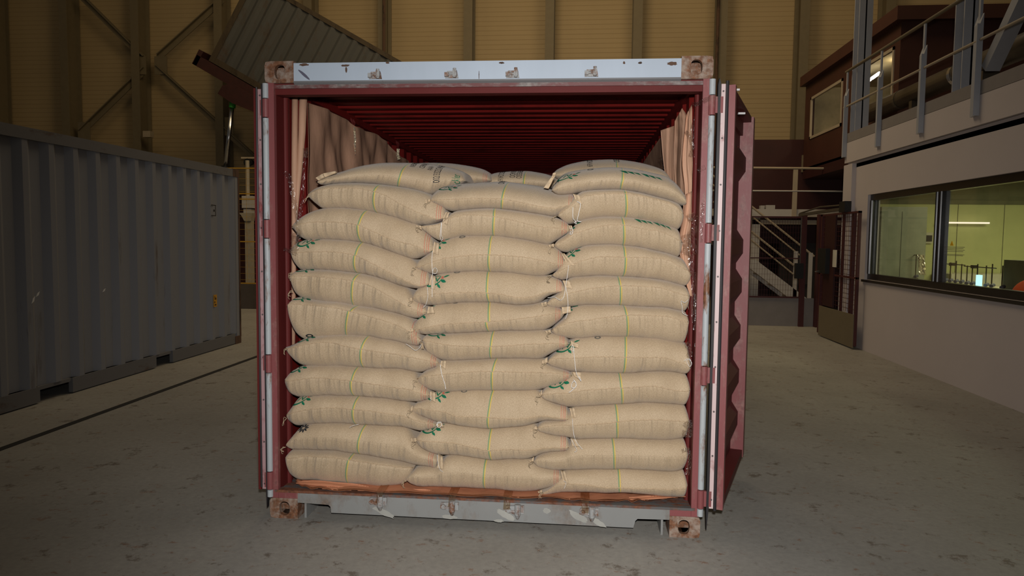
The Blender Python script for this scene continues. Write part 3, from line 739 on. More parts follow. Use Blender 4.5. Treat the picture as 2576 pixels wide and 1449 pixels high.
D('L7', 'B', '75,688 130,680 180,650 250,610 320,590 450,575 600,568 750,572 930,585 1000,600 1150,625 1300,662 1390,685 1470,715 1550,760 1620,820 1640,860', '78,700 100,740 130,780 180,835 250,872 400,875 600,880 850,895 1000,905 1200,910 1300,925 1430,940 1500,920 1590,890 1635,875', '85,697 200,700 300,670 480,645 600,655 700,680 850,710 1000,735 1200,765 1400,800 1550,840 1630,865', '918 872 870 858 876', red=1)
D('L8', 'B', '75,990 110,950 150,920 220,890 300,880 400,877 600,880 850,895 1000,905 1200,910 1300,925 1380,950 1430,1030 1480,1080 1530,1130 1545,1160', '78,1090 100,1140 140,1170 200,1190 300,1185 450,1178 600,1180 820,1185 1000,1200 1200,1225 1400,1240 1480,1220 1535,1200', '80,1035 150,1035 300,1012 420,1003 600,1015 800,1035 1000,1070 1200,1100 1350,1120 1450,1160 1530,1195', '812 778 770 764 790', red=1)
D('L9', 'C', '70,335 120,260 190,165 240,148 300,143 450,138 600,140 820,145 1000,160 1200,185 1300,205 1370,275 1440,335 1540,378 1610,420', '75,355 100,390 150,425 200,438 350,420 500,415 650,420 800,430 1000,437 1200,450 1300,465 1440,486 1520,470 1600,450', '80,348 200,310 350,280 550,265 780,280 1000,300 1200,335 1300,355 1400,390 1500,420 1580,435', '822 792 788 784 802', red=1)
D('L10', 'C', '62,625 110,560 160,500 220,445 300,428 350,420 500,415 650,420 800,430 1000,437 1200,450 1300,475 1380,570 1450,660 1540,705 1612,735', '65,640 120,668 200,680 350,685 550,688 700,710 850,735 1000,755 1200,790 1370,832 1500,848 1600,870 1615,870', None, '890 842 842 824 832', red=1)
D('L11', 'C', '58,780 70,720 110,682 200,680 350,685 550,688 700,710 850,735 1000,755 1200,790 1300,812 1375,842', '58,850 90,920 160,970 250,985 400,992 600,1008 730,1022 900,1035 1050,1042 1200,1035 1290,1000 1340,940 1378,860', '70,770 200,765 350,740 500,728 650,722 780,725 900,745 1000,770 1100,810 1250,850 1370,855', '765 752 745 708 720')
# middle column
D('M1', 'A', '1525,412 1560,345 1640,278 1800,252 1920,245 2070,235 2220,228 2320,238 2420,250 2620,280 2770,320 2850,350 2940,352 2985,390 3015,450', '1530,430 1620,475 1720,518 1800,518 1950,503 2100,498 2200,500 2300,510 2500,535 2700,570 2790,578 2830,545 2900,510 3005,475', '1540,415 1700,410 1900,400 2000,395 2250,402 2420,430 2620,475 2770,495 2840,482 2920,466 3010,463', '2312 2268 2268 2258 2245', red=1, crown=0.30)
D('M2', 'A', '1435,676 1550,658 1640,635 1690,600 1740,550 1800,522 1950,503 2100,498 2200,500 2300,510 2500,535 2700,570 2790,590 2860,620 2920,660 2945,700', '1440,692 1500,740 1560,785 1620,816 1680,813 1750,795 1900,775 2100,770 2170,773 2320,790 2520,820 2670,850 2730,856 2790,822 2860,780 2948,730', '1440,682 1600,650 1720,610 1800,582 1900,562 2070,566 2220,585 2370,615 2520,655 2620,680 2770,690 2900,712', '2180 2186 2186 2174 2170', red=1)
D('M3', 'A', '1375,1092 1420,1020 1500,960 1580,880 1640,825 1700,810 1800,785 1900,775 2170,773 2320,790 2520,820 2670,850 2760,872 2840,935 2880,1000 2910,1065', '1390,1103 1450,1125 1530,1150 1600,1158 1700,1148 1850,1133 2000,1130 2150,1135 2300,1142 2500,1165 2600,1178 2670,1175 2740,1150 2820,1112 2910,1078', '1380,1098 1500,1065 1600,1030 1700,1000 1850,980 2000,965 2120,965 2300,972 2500,990 2600,1010 2720,1035 2820,1055 2900,1072', '2150 2136 2134 2130 2140', red=1)
D('M4', 'A', '1350,1400 1370,1345 1410,1300 1500,1240 1570,1180 1650,1156 1700,1148 1850,1133 2000,1130 2150,1135 2300,1142 2500,1165 2600,1178 2700,1178 2760,1190 2830,1220 2870,1260 2895,1320', '1350,1425 1420,1450 1500,1470 1600,1468 1700,1455 1850,1443 2120,1443 2270,1455 2420,1470 2540,1462 2640,1440 2690,1395 2760,1362 2850,1340 2895,1332', '1350,1412 1450,1380 1550,1365 1700,1350 1850,1345 2000,1343 2120,1350 2270,1365 2390,1390 2480,1397 2600,1380 2700,1345 2820,1335 2900,1328', '2112 2114 2118 2124 2131', red=1)
D('M5', 'B', '1362,520 1380,450 1420,395 1500,335 1560,280 1600,268 1700,255 1850,243 2120,243 2270,255 2420,270 2540,262 2640,242 2720,262 2790,285 2850,310 2885,345', '1362,540 1450,560 1560,562 1700,557 1850,550 2120,535 2370,527 2520,525 2660,520 2740,490 2820,430 2882,375', '1365,530 1500,500 1700,465 1900,450 2120,438 2300,425 2450,405 2600,385 2750,360 2880,347', '2122 2136 2108 2118 2132', red=1)
D('M6', 'B', '1455,620 1462,590 1480,572 1560,565 1700,557 1850,550 2120,535 2370,527 2520,525 2660,520 2740,540 2850,570 2910,605 2925,650', '1458,660 1480,710 1530,760 1600,800 1660,820 1750,825 1920,822 2150,808 2370,805 2570,812 2660,803 2720,768 2820,715 2920,685', '1460,632 1550,640 1700,665 1850,682 2000,685 2150,687 2320,678 2520,665 2670,658 2820,657 2900,672', '2170 2153 2151 2145 2148', red=1)
D('M7', 'B', '1400,1015 1440,960 1500,920 1580,885 1650,828 1750,825 1920,822 2150,808 2370,805 2570,812 2660,810 2710,855 2800,895 2900,925 2940,950 2965,985', '1410,1032 1450,1070 1520,1115 1600,1137 1700,1140 1850,1132 2000,1128 2170,1128 2420,1127 2570,1127 2660,1112 2740,1082 2830,1052 2900,1022 2965,995', '1405,1022 1500,990 1650,970 1800,955 2000,940 2170,938 2420,943 2620,950 2770,956 2950,980', '2205 2172 2166 2160 2158', red=1)
D('M8', 'C', '1345,280 1380,220 1450,188 1530,150 1590,105 1700,98 1850,92 2150,88 2420,88 2570,86 2640,120 2700,180 2780,222 2860,243 2905,258 2930,320', '1350,300 1400,322 1500,363 1600,402 1750,425 1900,450 2050,472 2120,475 2270,462 2420,448 2520,432 2610,408 2680,390 2780,386 2870,394 2935,404', '1345,288 1450,280 1550,290 1700,310 1800,345 1950,355 2120,362 2320,375 2470,372 2640,350 2720,358 2820,374 2935,398', '2167 2126 2124 2122 2134', red=1)
D('M9', 'C', '1390,565 1420,512 1500,475 1600,445 1680,425 1760,428 1900,450 2050,472 2130,475 2270,462 2420,448 2560,425 2610,465 2680,510 2780,540 2900,560 2925,600', '1392,600 1450,660 1520,700 1600,728 1700,738 1850,742 2000,765 2150,786 2320,780 2470,775 2560,755 2610,738 2670,713 2770,697 2935,688', '1400,590 1450,600 1600,605 1700,618 1800,622 1950,655 2050,680 2130,695 2220,690 2370,685 2470,688 2620,680 2770,672 2930,683', '2146 2131 2138 2148 2156', red=1)
D('M10', 'C', '1293,968 1340,910 1400,860 1500,850 1600,835 1660,780 1720,745 1850,742 2000,765 2150,786 2320,780 2470,775 2540,785 2590,825 2680,858 2780,878 2830,895 2860,930', '1296,985 1350,1020 1430,1050 1550,1053 1700,1055 1850,1060 2000,1070 2090,1076 2320,1090 2470,1100 2570,1098 2640,1082 2720,1060 2800,1038 2865,1026', None, '2094 2086 2086 2082 2092', red=1)
# column nearest the ribbed door
D('R1', 'D', '832,318 850,280 900,200 960,150 1020,130 1150,110 1300,95 1450,88 1600,95 1750,120 1900,150 2000,175 2080,230 2130,290 2170,360 2180,410', '838,322 870,345 920,355 1040,345 1150,325 1300,310 1450,305 1550,310 1700,335 1850,370 2000,410 2100,450 2165,470', None, '1552 1540 1540 1530 1536', blunt=5, crown=0.30)
D('R2', 'D', '885,567 930,500 1000,430 1080,362 1150,325 1300,310 1450,305 1550,310 1700,335 1850,370 2000,410 2100,450 2145,490 2150,560', '888,578 930,605 990,648 1060,640 1150,610 1250,590 1400,580 1550,585 1700,600 1850,630 2000,670 2080,700 2120,705', '890,570 960,520 1050,450 1150,380 1250,360 1350,348 1500,345 1620,352 1750,370 1850,390 1950,420 2050,470 2150,560', '1556 1571 1571 1584 1566')
D('R3', 'D', '850,865 890,820 970,760 1040,690 1090,635 1150,610 1250,590 1400,580 1550,585 1700,600 1850,630 2000,670 2080,700 2110,730 2120,800', '858,885 930,925 990,935 1050,915 1150,880 1250,865 1400,858 1550,868 1700,885 1850,915 2000,950 2100,985 2140,990', '855,872 960,820 1060,745 1100,738 1200,705 1350,670 1500,660 1600,672 1700,695 1800,710 1900,725 2000,765 2100,820 2130,840', '1531 1551 1551 1560 1550')
D('R4', 'D', '832,1168 890,1110 940,1010 1000,940 1060,912 1150,880 1250,865 1400,858 1550,868 1700,885 1850,915 2000,950 2100,985 2150,1010 2190,1080 2215,1150', '840,1180 900,1203 950,1215 1030,1195 1150,1180 1300,1172 1500,1180 1700,1190 1850,1205 2000,1230 2150,1270 2200,1265 2228,1235', '840,1170 980,1095 1060,1055 1150,1020 1300,985 1500,985 1600,990 1750,990 1900,998 2000,1020 2100,1080 2180,1120 2215,1135', '1550 1566 1571 1568 1545')
D('R5', 'E', '775,255 820,200 900,140 960,60 1000,10 1050,-8 1100,-15 1200,-22 1300,-28 1500,-20 1700,-10 1850,5 2000,30 2130,65 2190,95 2212,140', '780,262 830,288 900,297 1000,285 1150,270 1300,267 1500,270 1650,280 1800,288 1950,290 2100,320 2190,330', '790,252 850,220 950,180 1020,150 1100,130 1200,108 1300,92 1400,80 1600,75 1750,80 1900,92 2000,120 2100,155 2200,180', '1494 1516 1520 1527 1521')
D('R6', 'E', '825,522 870,470 950,400 1000,335 1050,290 1150,270 1300,267 1500,270 1650,280 1800,288 1950,290 2100,320 2180,335 2200,380', '830,542 900,575 1000,600 1050,607 1150,602 1250,590 1400,585 1600,590 1800,600 1950,615 2100,645 2198,655', '830,530 900,490 1000,450 1100,430 1200,420 1350,395 1500,380 1650,370 1850,375 2000,385 2100,420 2195,442', '1551 1580 1583 1597 1591')
D('R7', 'E', '785,835 830,780 900,725 980,660 1060,608 1150,602 1250,590 1400,585 1600,590 1800,600 1950,615 2100,645 2190,665 2225,740', '790,858 850,888 950,920 1040,935 1200,945 1350,952 1500,955 1650,950 1800,938 1950,935 2050,942 2170,958 2215,950 2238,920', '790,830 850,815 950,810 1100,800 1300,790 1450,792 1600,795 1800,797 1900,797 2000,810 2080,840 2170,860 2220,900', '1572 1568 1568 1562 1550')
D('R8', 'E', '725,1178 750,1118 850,1060 950,1010 1040,945 1200,945 1350,952 1500,955 1650,950 1800,938 1950,935 2050,942 2170,962 2220,990 2238,1050', '730,1198 800,1230 900,1265 1000,1293 1100,1293 1200,1285 1350,1272 1500,1268 1650,1258 1800,1250 1950,1255 2100,1270 2190,1273 2235,1235', '730,1185 800,1170 950,1155 1000,1155 1150,1130 1300,1115 1500,1105 1650,1098 1800,1085 1900,1090 2000,1115 2100,1135 2180,1137 2235,1132', '1506 1526 1531 1543 1545')
D('R9', 'F', '678,472 700,422 760,390 850,382 940,365 1000,310 1050,256 1100,253 1200,245 1350,232 1500,228 1650,218 1800,210 1950,215 2100,230 2180,242 2225,300', '690,485 750,505 850,535 980,555 1080,575 1200,573 1350,570 1500,572 1700,575 1850,582 2000,585 2130,575 2190,562 2228,520', '682,474 800,455 1000,440 1200,430 1400,415 1550,400 1700,385 1900,383 2050,395 2170,405 2225,420', '1469 1490 1484 1493 1498')
D('R10', 'F', '648,795 690,735 800,702 950,680 1020,620 1080,578 1200,573 1350,570 1500,572 1700,575 1850,582 2000,585 2130,577 2190,590 2225,660', '650,808 700,848 800,872 900,888 1050,888 1200,880 1400,878 1600,882 1800,888 1950,898 2080,900 2170,885 2220,830', None, '1438 1456 1456 1463 1470')
D('R11', 'F', '700,1112 800,1060 870,1000 930,930 980,892 1050,888 1200,880 1400,878 1600,882 1800,888 1950,898 2080,900 2170,900 2205,960', '702,1120 800,1115 950,1108 1100,1105 1300,1108 1500,1112 1650,1115 1800,1128 1950,1145 2100,1160 2180,1162 2205,1130', '720,1112 820,1070 900,1045 1000,1035 1150,1040 1300,1060 1450,1072 1600,1078 1800,1080 1950,1082 2100,1085 2170,1080 2200,1060', '1499 1509 1509 1515 1519')
# second row, seen over the tops
D('L0', 'A', '1150,110 1250,60 1400,42 1600,42 1800,60 2000,100 2100,145 2150,190', '1155,250 1300,262 1500,262 1700,262 1900,258 2050,250 2145,232', None, '1592 1590 1590 1588 1586', yf=0.66, red=1, crown=0.30)
D('M0', 'D', '130,200 240,148 400,130 560,125 700,145 800,170 900,215 960,260', '140,290 300,300 500,300 700,300 850,295 950,280', None, '572 560 560 556 552', yf=0.72, crown=0.30)
D('R0', 'D', '840,150 900,108 1000,62 1150,25 1300,10 1450,8 1600,18 1750,45 1850,75 1950,120 2020,190', '850,170 900,200 1100,230 1300,235 1500,235 1700,235 1900,225 2015,205', None, '1486 1486 1486 1486 1486', yf=0.68, crown=0.30)

nm = {1: 'topmost', 2: 'second from the top', 3: 'third from the top', 4: 'fourth from the top', 5: 'fifth from the top', 6: 'sixth from the top', 7: 'seventh from the top', 8: 'eighth from the top', 9: 'third from the bottom', 10: 'second from the bottom', 11: 'bottom one'}
nmM = {**nm, 8: 'third from the bottom', 9: 'second from the bottom', 10: 'bottom one'}
colname = {'L': 'left stack', 'M': 'middle stack', 'R': 'right stack'}
special = {'L0': 'plain burlap sack lying behind the topmost sack of the left stack', 'M0': 'burlap sack with black lettering, set far back behind the middle stack',
           'R0': 'burlap sack with black numbers peeking over the topmost sack of the right stack'}
look = {'L1': 'filled burlap sack with black and green lettering', 'M1': 'filled burlap sack with green round logo', 'R1': 'filled burlap sack with green wing print and open mouth',
        'L10': 'filled burlap sack with black flower print', 'M9': 'filled burlap sack creased at its stripe', 'R7': 'filled burlap sack with knotted white string'}
for key, T, B, Sm, st, kw in defs:
    red = kw.pop('red', None)
    sk = Sack(T, B, Sm, st, **kw); sk.red = red; sk.seam = Sm is not None
    k, i = key[0], int(key[1:])
    lab = special.get(key) or f"{look.get(key, 'filled burlap sack')}, {(nmM if k == 'M' else nm)[i]} in the {colname[k]}"
    loc = (float(np.mean(sk.X)), float(np.mean(sk.yf))+0.3, float(np.min(sk.zs-sk.hl)))
    t = thing('burlap_sack', lab, 'sack', loc, 'filled burlap sacks in the open container')
    sk.t = t; SACKS[key] = sk
    sk.mesh('sack_body', t)
    if sk.seam:
        m = MB(); pts = []
        for X in np.linspace(sk.X[1], sk.X[-2], 70):
            w_ = 0.0012*math.sin(X*130+i); q, _ = sk.surf(X, w_); pts.append(q+np.array((0, -0.0015, 0.0)))
        m.tube(pts, 0.0028, 6); build(m, 'seam', 'seam_thread', t, smooth=True)

# end flaps of folded cloth, tie strings and frayed threads
def wpt(px, py, y): return U(px, py, 1, y)
def yfront(sk, px, py=None): return float(np.interp(px, sk.px, sk.yf))
def flap(sk, quad, y=0.045, dy=0.02, cr=0.006):
    """quad: image corners tl, tr, br, bl"""
    tl, tr, br, bl = [np.array(q, float) for q in quad]; G = []
    for v in np.linspace(0, 1, 6):
        row = []
        for u in np.linspace(0, 1, 8):
            q = (tl*(1-u)+tr*u)*(1-v)+(bl*(1-u)+br*u)*v
            row.append(wpt(q[0], q[1], y+dy*(1-u)+cr*math.sin(v*9+u*3)+cr*0.5*math.sin(u*8)))
        G.append(row)
    build(MB().grid(G, thick=(0, 0.004, 0)), 'end_flap', 'flap_cloth', sk.t, smooth=True)
def c2(crop, *pts): return [(O[crop][0]+x/4, O[crop][1]+y/4) for x, y in pts]
FL = [('L1', 'A', (375, 190), (450, 145), (470, 190), (405, 215)), ('L1', 'A', (450, 145), (580, 120), (590, 140), (470, 185)), ('L2', 'A', (1690, 530), (1725, 540), (1700, 605), (1655, 600)),
      ('L2', 'A', (1665, 595), (1715, 600), (1700, 665), (1650, 635)), ('L3', 'A', (1570, 830), (1618, 850), (1612, 965), (1550, 945)), ('L4', 'A', (1540, 1165), (1580, 1185), (1575, 1315), (1510, 1295)),
      ('L5', 'B', (1510, 285), (1560, 285), (1575, 355), (1495, 355)), ('L6', 'B', (1430, 640), (1455, 650), (1465, 712), (1440, 712)), ('L7', 'B', (1640, 830), (1690, 828), (1685, 918), (1630, 875)),
      ('L8', 'B', (1530, 1135), (1582, 1150), (1582, 1250), (1525, 1215)), ('L9', 'C', (1600, 400), (1650, 415), (1665, 455), (1600, 455)), ('L10', 'C', (1610, 725), (1655, 755), (1660, 878), (1600, 872)),
      ('M1', 'D', (1045, 350), (1110, 365), (1140, 460), (1085, 450)), ('M2', 'D', (1000, 665), (1035, 670), (1050, 725), (1020, 730)), ('M3', 'D', (925, 945), (960, 950), (1070, 1075), (990, 1070)),
      ('M4', 'D', (940, 1220), (1010, 1225), (1045, 1310), (965, 1290)), ('M5', 'E', (930, 290), (1020, 282), (1028, 345), (940, 360)), ('M6', 'E', (1020, 625), (1110, 670), (1100, 705), (1030, 680)),
      ('M7', 'E', (1040, 945), (1125, 945), (1130, 1030), (1060, 985)), ('M8', 'F', (1010, 265), (1060, 262), (1080, 360), (1035, 365)), ('M9', 'F', (1020, 570), (1080, 580), (1110, 650), (1040, 650)),
      ('M10', 'F', (920, 895), (965, 900), (1000, 1018), (950, 1015)), ('M1', 'A', (1480, 410), (1530, 400), (1530, 432), (1490, 442)), ('M2', 'A', (1385, 665), (1440, 672), (1445, 715), (1395, 690)),
      ('M5', 'B', (1300, 520), (1360, 500), (1362, 540), (1310, 535)), ('M8', 'C', (1305, 285), (1360, 235), (1350, 300), (1310, 302)), ('M4', 'B', (1290, 200), (1350, 195), (1350, 228), (1310, 250)),
      ('R1', 'D', (750, 290), (830, 180), (865, 175), (800, 300)), ('R1', 'D', (830, 180), (845, 140), (880, 135), (862, 182)), ('R3', 'D', (800, 865), (855, 850), (855, 890), (810, 890)),
      ('R5', 'E', (725, 250), (780, 235), (785, 275), (735, 285)), ('R6', 'E', (765, 530), (820, 515), (825, 550), (785, 560)), ('R7', 'E', (735, 830), (790, 795), (790, 850), (735, 865)),
      ('R8', 'E', (705, 1165), (735, 1120), (735, 1180), (715, 1190)), ('R9', 'F', (620, 485), (680, 440), (690, 480), (625, 500)), ('R10', 'F', (605, 795), (655, 755), (650, 805), (610, 810)),
      ('M9', 'C', (1335, 570), (1390, 565), (1395, 605), (1340, 600)), ('R11', 'F', (690, 1108), (735, 1085), (735, 1115), (700, 1122))]
for key, crop, *q in FL: flap(SACKS[key], c2(crop, *q))
def strand(sk, crop, pts, mat='white_string', r=0.0012, y=0.03, name='tie_string'):
    P_ = catmull(c2(crop, *pts), max(8, 7*len(pts))); Q = [wpt(a, b_, y+0.004*math.sin(i*0.7)) for i, (a, b_) in enumerate(P_)]
    build(MB().tube(Q, r, 5), name, mat, sk.t)
S_ = SACKS
strand(S_['L2'], 'A', [(1640, 640), (1635, 700), (1628, 780), (1640, 820), (1655, 800), (1640, 760), (1645, 640)])
strand(S_['L3'], 'A', [(1552, 925), (1545, 1010), (1550, 1110), (1560, 1150), (1590, 1150), (1598, 1115), (1575, 1095), (1555, 1130), (1548, 1240), (1548, 1390)])
strand(S_['L4'], 'A', [(1500, 1290), (1505, 1380), (1495, 1440)])
strand(S_['L4'], 'B', [(1495, 235), (1480, 275), (1452, 298)])
strand(S_['L6'], 'B', [(1285, 660), (1330, 690), (1380, 725), (1420, 700), (1440, 665)])
strand(S_['L7'], 'B', [(1630, 870), (1640, 940), (1655, 1000), (1675, 1060), (1685, 1115)], r=0.0018)
strand(S_['L8'], 'B', [(1530, 1180), (1540, 1210), (1530, 1240)])
strand(S_['L9'], 'C', [(1600, 440), (1605, 410), (1635, 408), (1645, 435), (1625, 460), (1600, 455), (1598, 425), (1630, 412)], r=0.0016)
strand(S_['L9'], 'C', [(718, 462), (760, 440), (808, 432)])
strand(S_['L10'], 'C', [(1600, 735), (1605, 800), (1625, 880), (1655, 908)])
strand(S_['M1'], 'D', [(1085, 425), (1120, 455), (1100, 560), (1090, 620), (1130, 632), (1090, 625), (1060, 640), (1080, 650), (1065, 620), (1045, 590), (1045, 485)], r=0.0016)
strand(S_['M2'], 'D', [(1015, 700), (1042, 705), (1038, 750), (1015, 755), (1030, 725)], r=0.0016)
strand(S_['M3'], 'D', [(1000, 1070), (995, 1130), (975, 1260), (955, 1380), (920, 1420), (860, 1390), (790, 1395)])
strand(S_['M4'], 'E', [(975, 90), (992, 200), (995, 290), (985, 370), (968, 410)])
strand(S_['M6'], 'E', [(1040, 665), (1030, 720), (1055, 735), (1048, 680), (1060, 800), (1075, 930), (1095, 985), (1128, 1035), (1110, 990)], r=0.0015)
strand(S_['M7'], 'E', [(1050, 1020), (1075, 1050), (1070, 1095), (1035, 1100), (1035, 1060), (1060, 1035), (1080, 1075), (1055, 1110), (1005, 1150)], r=0.0018)
strand(S_['M8'], 'F', [(1040, 375), (1045, 460), (1060, 560), (1090, 620), (1140, 680)], r=0.0013)
strand(S_['M9'], 'F', [(1030, 580), (1060, 640), (1085, 690), (1060, 710)])
strand(S_['M10'], 'F', [(955, 1000), (975, 1015), (970, 1045), (955, 1080)])
strand(S_['R7'], 'E', [(2165, 830), (2200, 810), (2240, 850), (2220, 890), (2190, 830), (2225, 815), (2240, 870)])
strand(S_['R5'], 'E', [(2205, 215), (2170, 245), (2135, 230), (2145, 290), (2150, 350), (2200, 375)], r=0.0014)
def fray(sk, crop, x, y, dx=-1):
    for k in range(3):
        a = random.uniform(-25, 15); b_ = random.uniform(25, 60)
        strand(sk, crop, [(x, y), (x+dx*random.uniform(15, 45), y+random.uniform(-10, 25)), (x+dx*random.uniform(30, 55), y+b_), (x+dx*random.uniform(15, 45)+a*.4, y+b_+random.uniform(5, 22))], 'twine', 0.0014, 0.035, 'loose_thread')
for key, crop, x, y in (('L2', 'A', 310, 380), ('M2', 'A', 1430, 690), ('M3', 'A', 1385, 1105), ('M4', 'B', 1355, 228), ('M6', 'B', 1345, 545), ('M7', 'B', 1400, 1040), ('L9', 'C', 85, 370), ('L10', 'C', 75, 660), ('M8', 'C', 1345, 300),
                        ('M9', 'C', 1390, 610), ('M10', 'C', 1290, 1000), ('R2', 'D', 880, 575), ('R4', 'D', 830, 1175), ('R5', 'E', 780, 265), ('R6', 'E', 825, 550), ('R7', 'E', 775, 860), ('R8', 'E', 720, 1195), ('R9', 'F', 690, 490),
                        ('R10', 'F', 645, 815), ('R11', 'F', 750, 1120), ('L5', 'A', 150, 1150), ('L6', 'B', 150, 130), ('M1', 'A', 1520, 440), ('L7', 'B', 95, 710), ('R3', 'D', 850, 885)):
    fray(SACKS[key], crop, x, y)
# printed marks
def put(key, crop, x, y, shapes, mats=('print_green', 'print_red'), name='printed_logo'):
    sk = SACKS[key]; X, a = sk.a_of(O[crop][0]+x/4, O[crop][1]+y/4); sk.wrap(X, a, shapes, name, list(mats), sk.t)
for key, crop, x, y in (('M1', 'A', 1700, 292), ('L3', 'A', 300, 560), ('L4', 'A', 305, 835), ('M3', 'A', 1600, 870), ('R4', 'D', 1010, 945), ('L8', 'B', 200, 900), ('L9', 'C', 240, 175), ('M8', 'C', 1600, 130), ('M9', 'C', 1545, 478),
                        ('R1', 'D', 985, 175), ('R6', 'E', 985, 345), ('R7', 'E', 975, 690), ('R8', 'E', 900, 1055), ('M5', 'B', 1450, 370), ('M6', 'B', 1590, 560), ('L5', 'A', 275, 1112), ('M4', 'B', 1600, 20), ('L6', 'B', 240, 195), ('L7', 'B', 290, 600), ('R3', 'D', 1010, 650)):
    put(key, crop, x, y, logo(0.95))
put('R1', 'D', 1690, 150, wings(1.15)); put('R3', 'D', 1810, 640, wings(1.0))
for key, crop, x, y in (('M3', 'A', 1855, 785), ('M4', 'A', 1800, 1140), ('M5', 'B', 1780, 245), ('M8', 'C', 1870, 96), ('R7', 'E', 1290, 597), ('L2', 'A', 690, 248), ('R1', 'D', 1220, 108)):
    put(key, crop, x, y, ringmark(0.9), ('print_fade',), 'printed_ring')
sk = SACKS['L6']; X, a = sk.a_of(O['B'][0]+80, O['B'][1]+144); sk.wrap(X, a, ringmark(1.1), 'printed_ring', ['print_black'], sk.t)
petals = []
for k in range(9):
    t_ = k/9*2*math.pi; petals.append(leaf(.006*math.cos(t_), .006*math.sin(t_), .030, .012, t_))
put('L10', 'C', 255, 470, petals, ('print_black',), 'printed_flower')
s1 = SACKS['L1']
text_on(s1, 'NESPRESSO', 0.043, 700+1375/4, 400+84/4, 1, s1.t)
text_on(s1, 'CERRADO', 0.043, 700+1470/4, 400+100/4, 1, s1.t)
text_on(s1, 'AAA', 0.043, 700+1556/4, 400+118/4, 1, s1.t)
text_on(s1, '002/3322/24169', 0.052, 700+1645/4, 400+235/4, 1, s1.t)
text_on(s1, 'Stockler', 0.066, 700+1840/4, 400+262/4, 1, s1.t, 'print_green', 0.3)
s0 = SACKS['M0']
for tx, px, py in (('NESPRESSO', 480, 195), ('CERRADO', 415, 190), ('AAA', 355, 155), ('002/3322/24169', 300, 240)): text_on(s0, tx, 0.052, 1180+px/4, 400+py/4, -1, s0.t)
s0 = SACKS['R0']
for tx, px, py in (('NESPRESSO', 1455, 34), ('CERRADO', 1360, 30), ('002/3322/24169', 1185, 82)): text_on(s0, tx, 0.052, 1180+px/4, 400+py/4, -1, s0.t)
s0 = SACKS['M1']
for tx, px, py in (('NESPRESSO', 375, 252), ('CERRADO', 280, 252), ('002/3322/24169', 70, 250)): text_on(s0, tx, 0.052, 1180+px/4, 400+py/4, -1, s0.t)
s0 = SACKS['R1']; text_on(s0, 'BR', 0.05, 1180+905/4, 400+235/4, 1, s0.t)

# ------------------------------------------------------------------ paper lining and film
def sheet(L, R, y0, y1, nr=30, nc=12, amp=0.01, seed=0, ax=1, val=None, thick=0.0012, fx=9, fz=7):
    """hanging sheet between two image outlines; y0..y1 is its depth at the left and right edge"""
    Lc = catmull(L, nr) if len(L) > 2 else np.array([np.array(L[0])*(1-t)+np.array(L[1])*t for t in np.linspace(0, 1, nr)])
    Rc = catmull(R, nr) if len(R) > 2 else np.array([np.array(R[0])*(1-t)+np.array(R[1])*t for t in np.linspace(0, 1, nr)])
    ph = np.random.default_rng(seed).uniform(0, 6, 6); G = []
    for i in range(nr):
        row = []
        for j in range(nc):
            u = j/(nc-1); q = Lc[i]*(1-u)+Rc[i]*u; y = y0*(1-u)+y1*u
            y += amp*(math.sin(u*fx+ph[0]+i/nr*3)+0.6*math.sin(i/nr*fz+ph[1]+u*4)+0.5*math.sin(u*fx*2.3+i/nr*fz*1.7+ph[2]))
            row.append(U(q[0], q[1], 1, y))
        G.append(row)
    return MB().grid(G, thick=(0, thick, 0))
# side lining nearest the grey container: hangs on the side wall
lin = thing('paper_lining', 'wrinkled brown kraft paper lining hanging along the inner side wall behind the left stack', 'paper lining', (0.12, 1.4, 1.0))
edge = [U(px, py, 0, 0.11) for px, py in ((752, 250), (772, 258), (817, 275), (875, 303), (890, 319), (905, 323), (944, 338), (957, 348), (979, 363), (1001, 392), (1018, 401))]
E_ = np.array(edge); ys = np.linspace(0.335, 2.9, 110)
G = []
zt_ = np.interp(ys, E_[:, 1], E_[:, 2])
prn = np.random.default_rng(3); F1 = prn.uniform(0, 6.28, 12)
for v in np.linspace(0, 1, 46):
    row = []
    for y, zt in zip(ys, zt_):
        zz = zt*(1-v)+0.9*v
        w = 0.018*math.sin(y*9+1.5*math.sin(zz*3+F1[0])+F1[1])+0.014*math.sin(y*17+2.2*math.sin(zz*4.3+F1[2])+F1[3])+0.010*math.sin(y*6-zz*9+F1[4])+0.007*math.sin(y*31+zz*12+F1[5])
        w += 0.020*abs(math.sin(y*5.3+zz*3.1+F1[6]))-0.016*abs(math.sin(y*7.9-zz*4.7+F1[7])); w *= 0.35+0.65*min(v*4, 1)
        w = max(w, -0.03); w *= min(1, 0.15+(y-0.33)*3); row.append((0.118+w, y, zz))
    G.append(row)
build(MB().grid(G, thick=(-0.002, 0, 0)), 'hanging_sheet', 'kraft_wall', lin, smooth=True)
build(MB().tube([U(742, 240, 1, 0.31), U(741, 420, 1, 0.31), U(740, 560, 1, 0.30), U(737, 900, 1, 0.30)], [0.0185, 0.0185, 0.016, 0.012], 14), 'rolled_edge', 'kraft', lin, smooth=True)
build(MB().tube([U(763, 244, 1, 0.33), U(760, 330, 1, 0.33), U(753, 430, 1, 0.32), U(742, 560, 1, 0.31), U(738, 620, 1, 0.31)], [0.024, 0.022, 0.017, 0.012, 0.010], 14), 'rolled_edge', 'kraft', lin, smooth=True)
def hook(px, py, lab, dz=0.0):
    q = U(px, py, 0, 0.085)
    t = thing('lashing_ring', lab, 'hook', tuple(q)); m = MB()
    m.tube([q+np.array(v_) for v_ in ((-.03, -.03, .05), (0, -.03, 0), (0, 0, -.035), (0, .03, 0), (-.03, .03, .05))], 0.008, 8); build(m, 'ring', 'red_paint', t); return t
hook(889, 308, 'nearer red lashing ring at the top edge of the wrinkled paper lining')
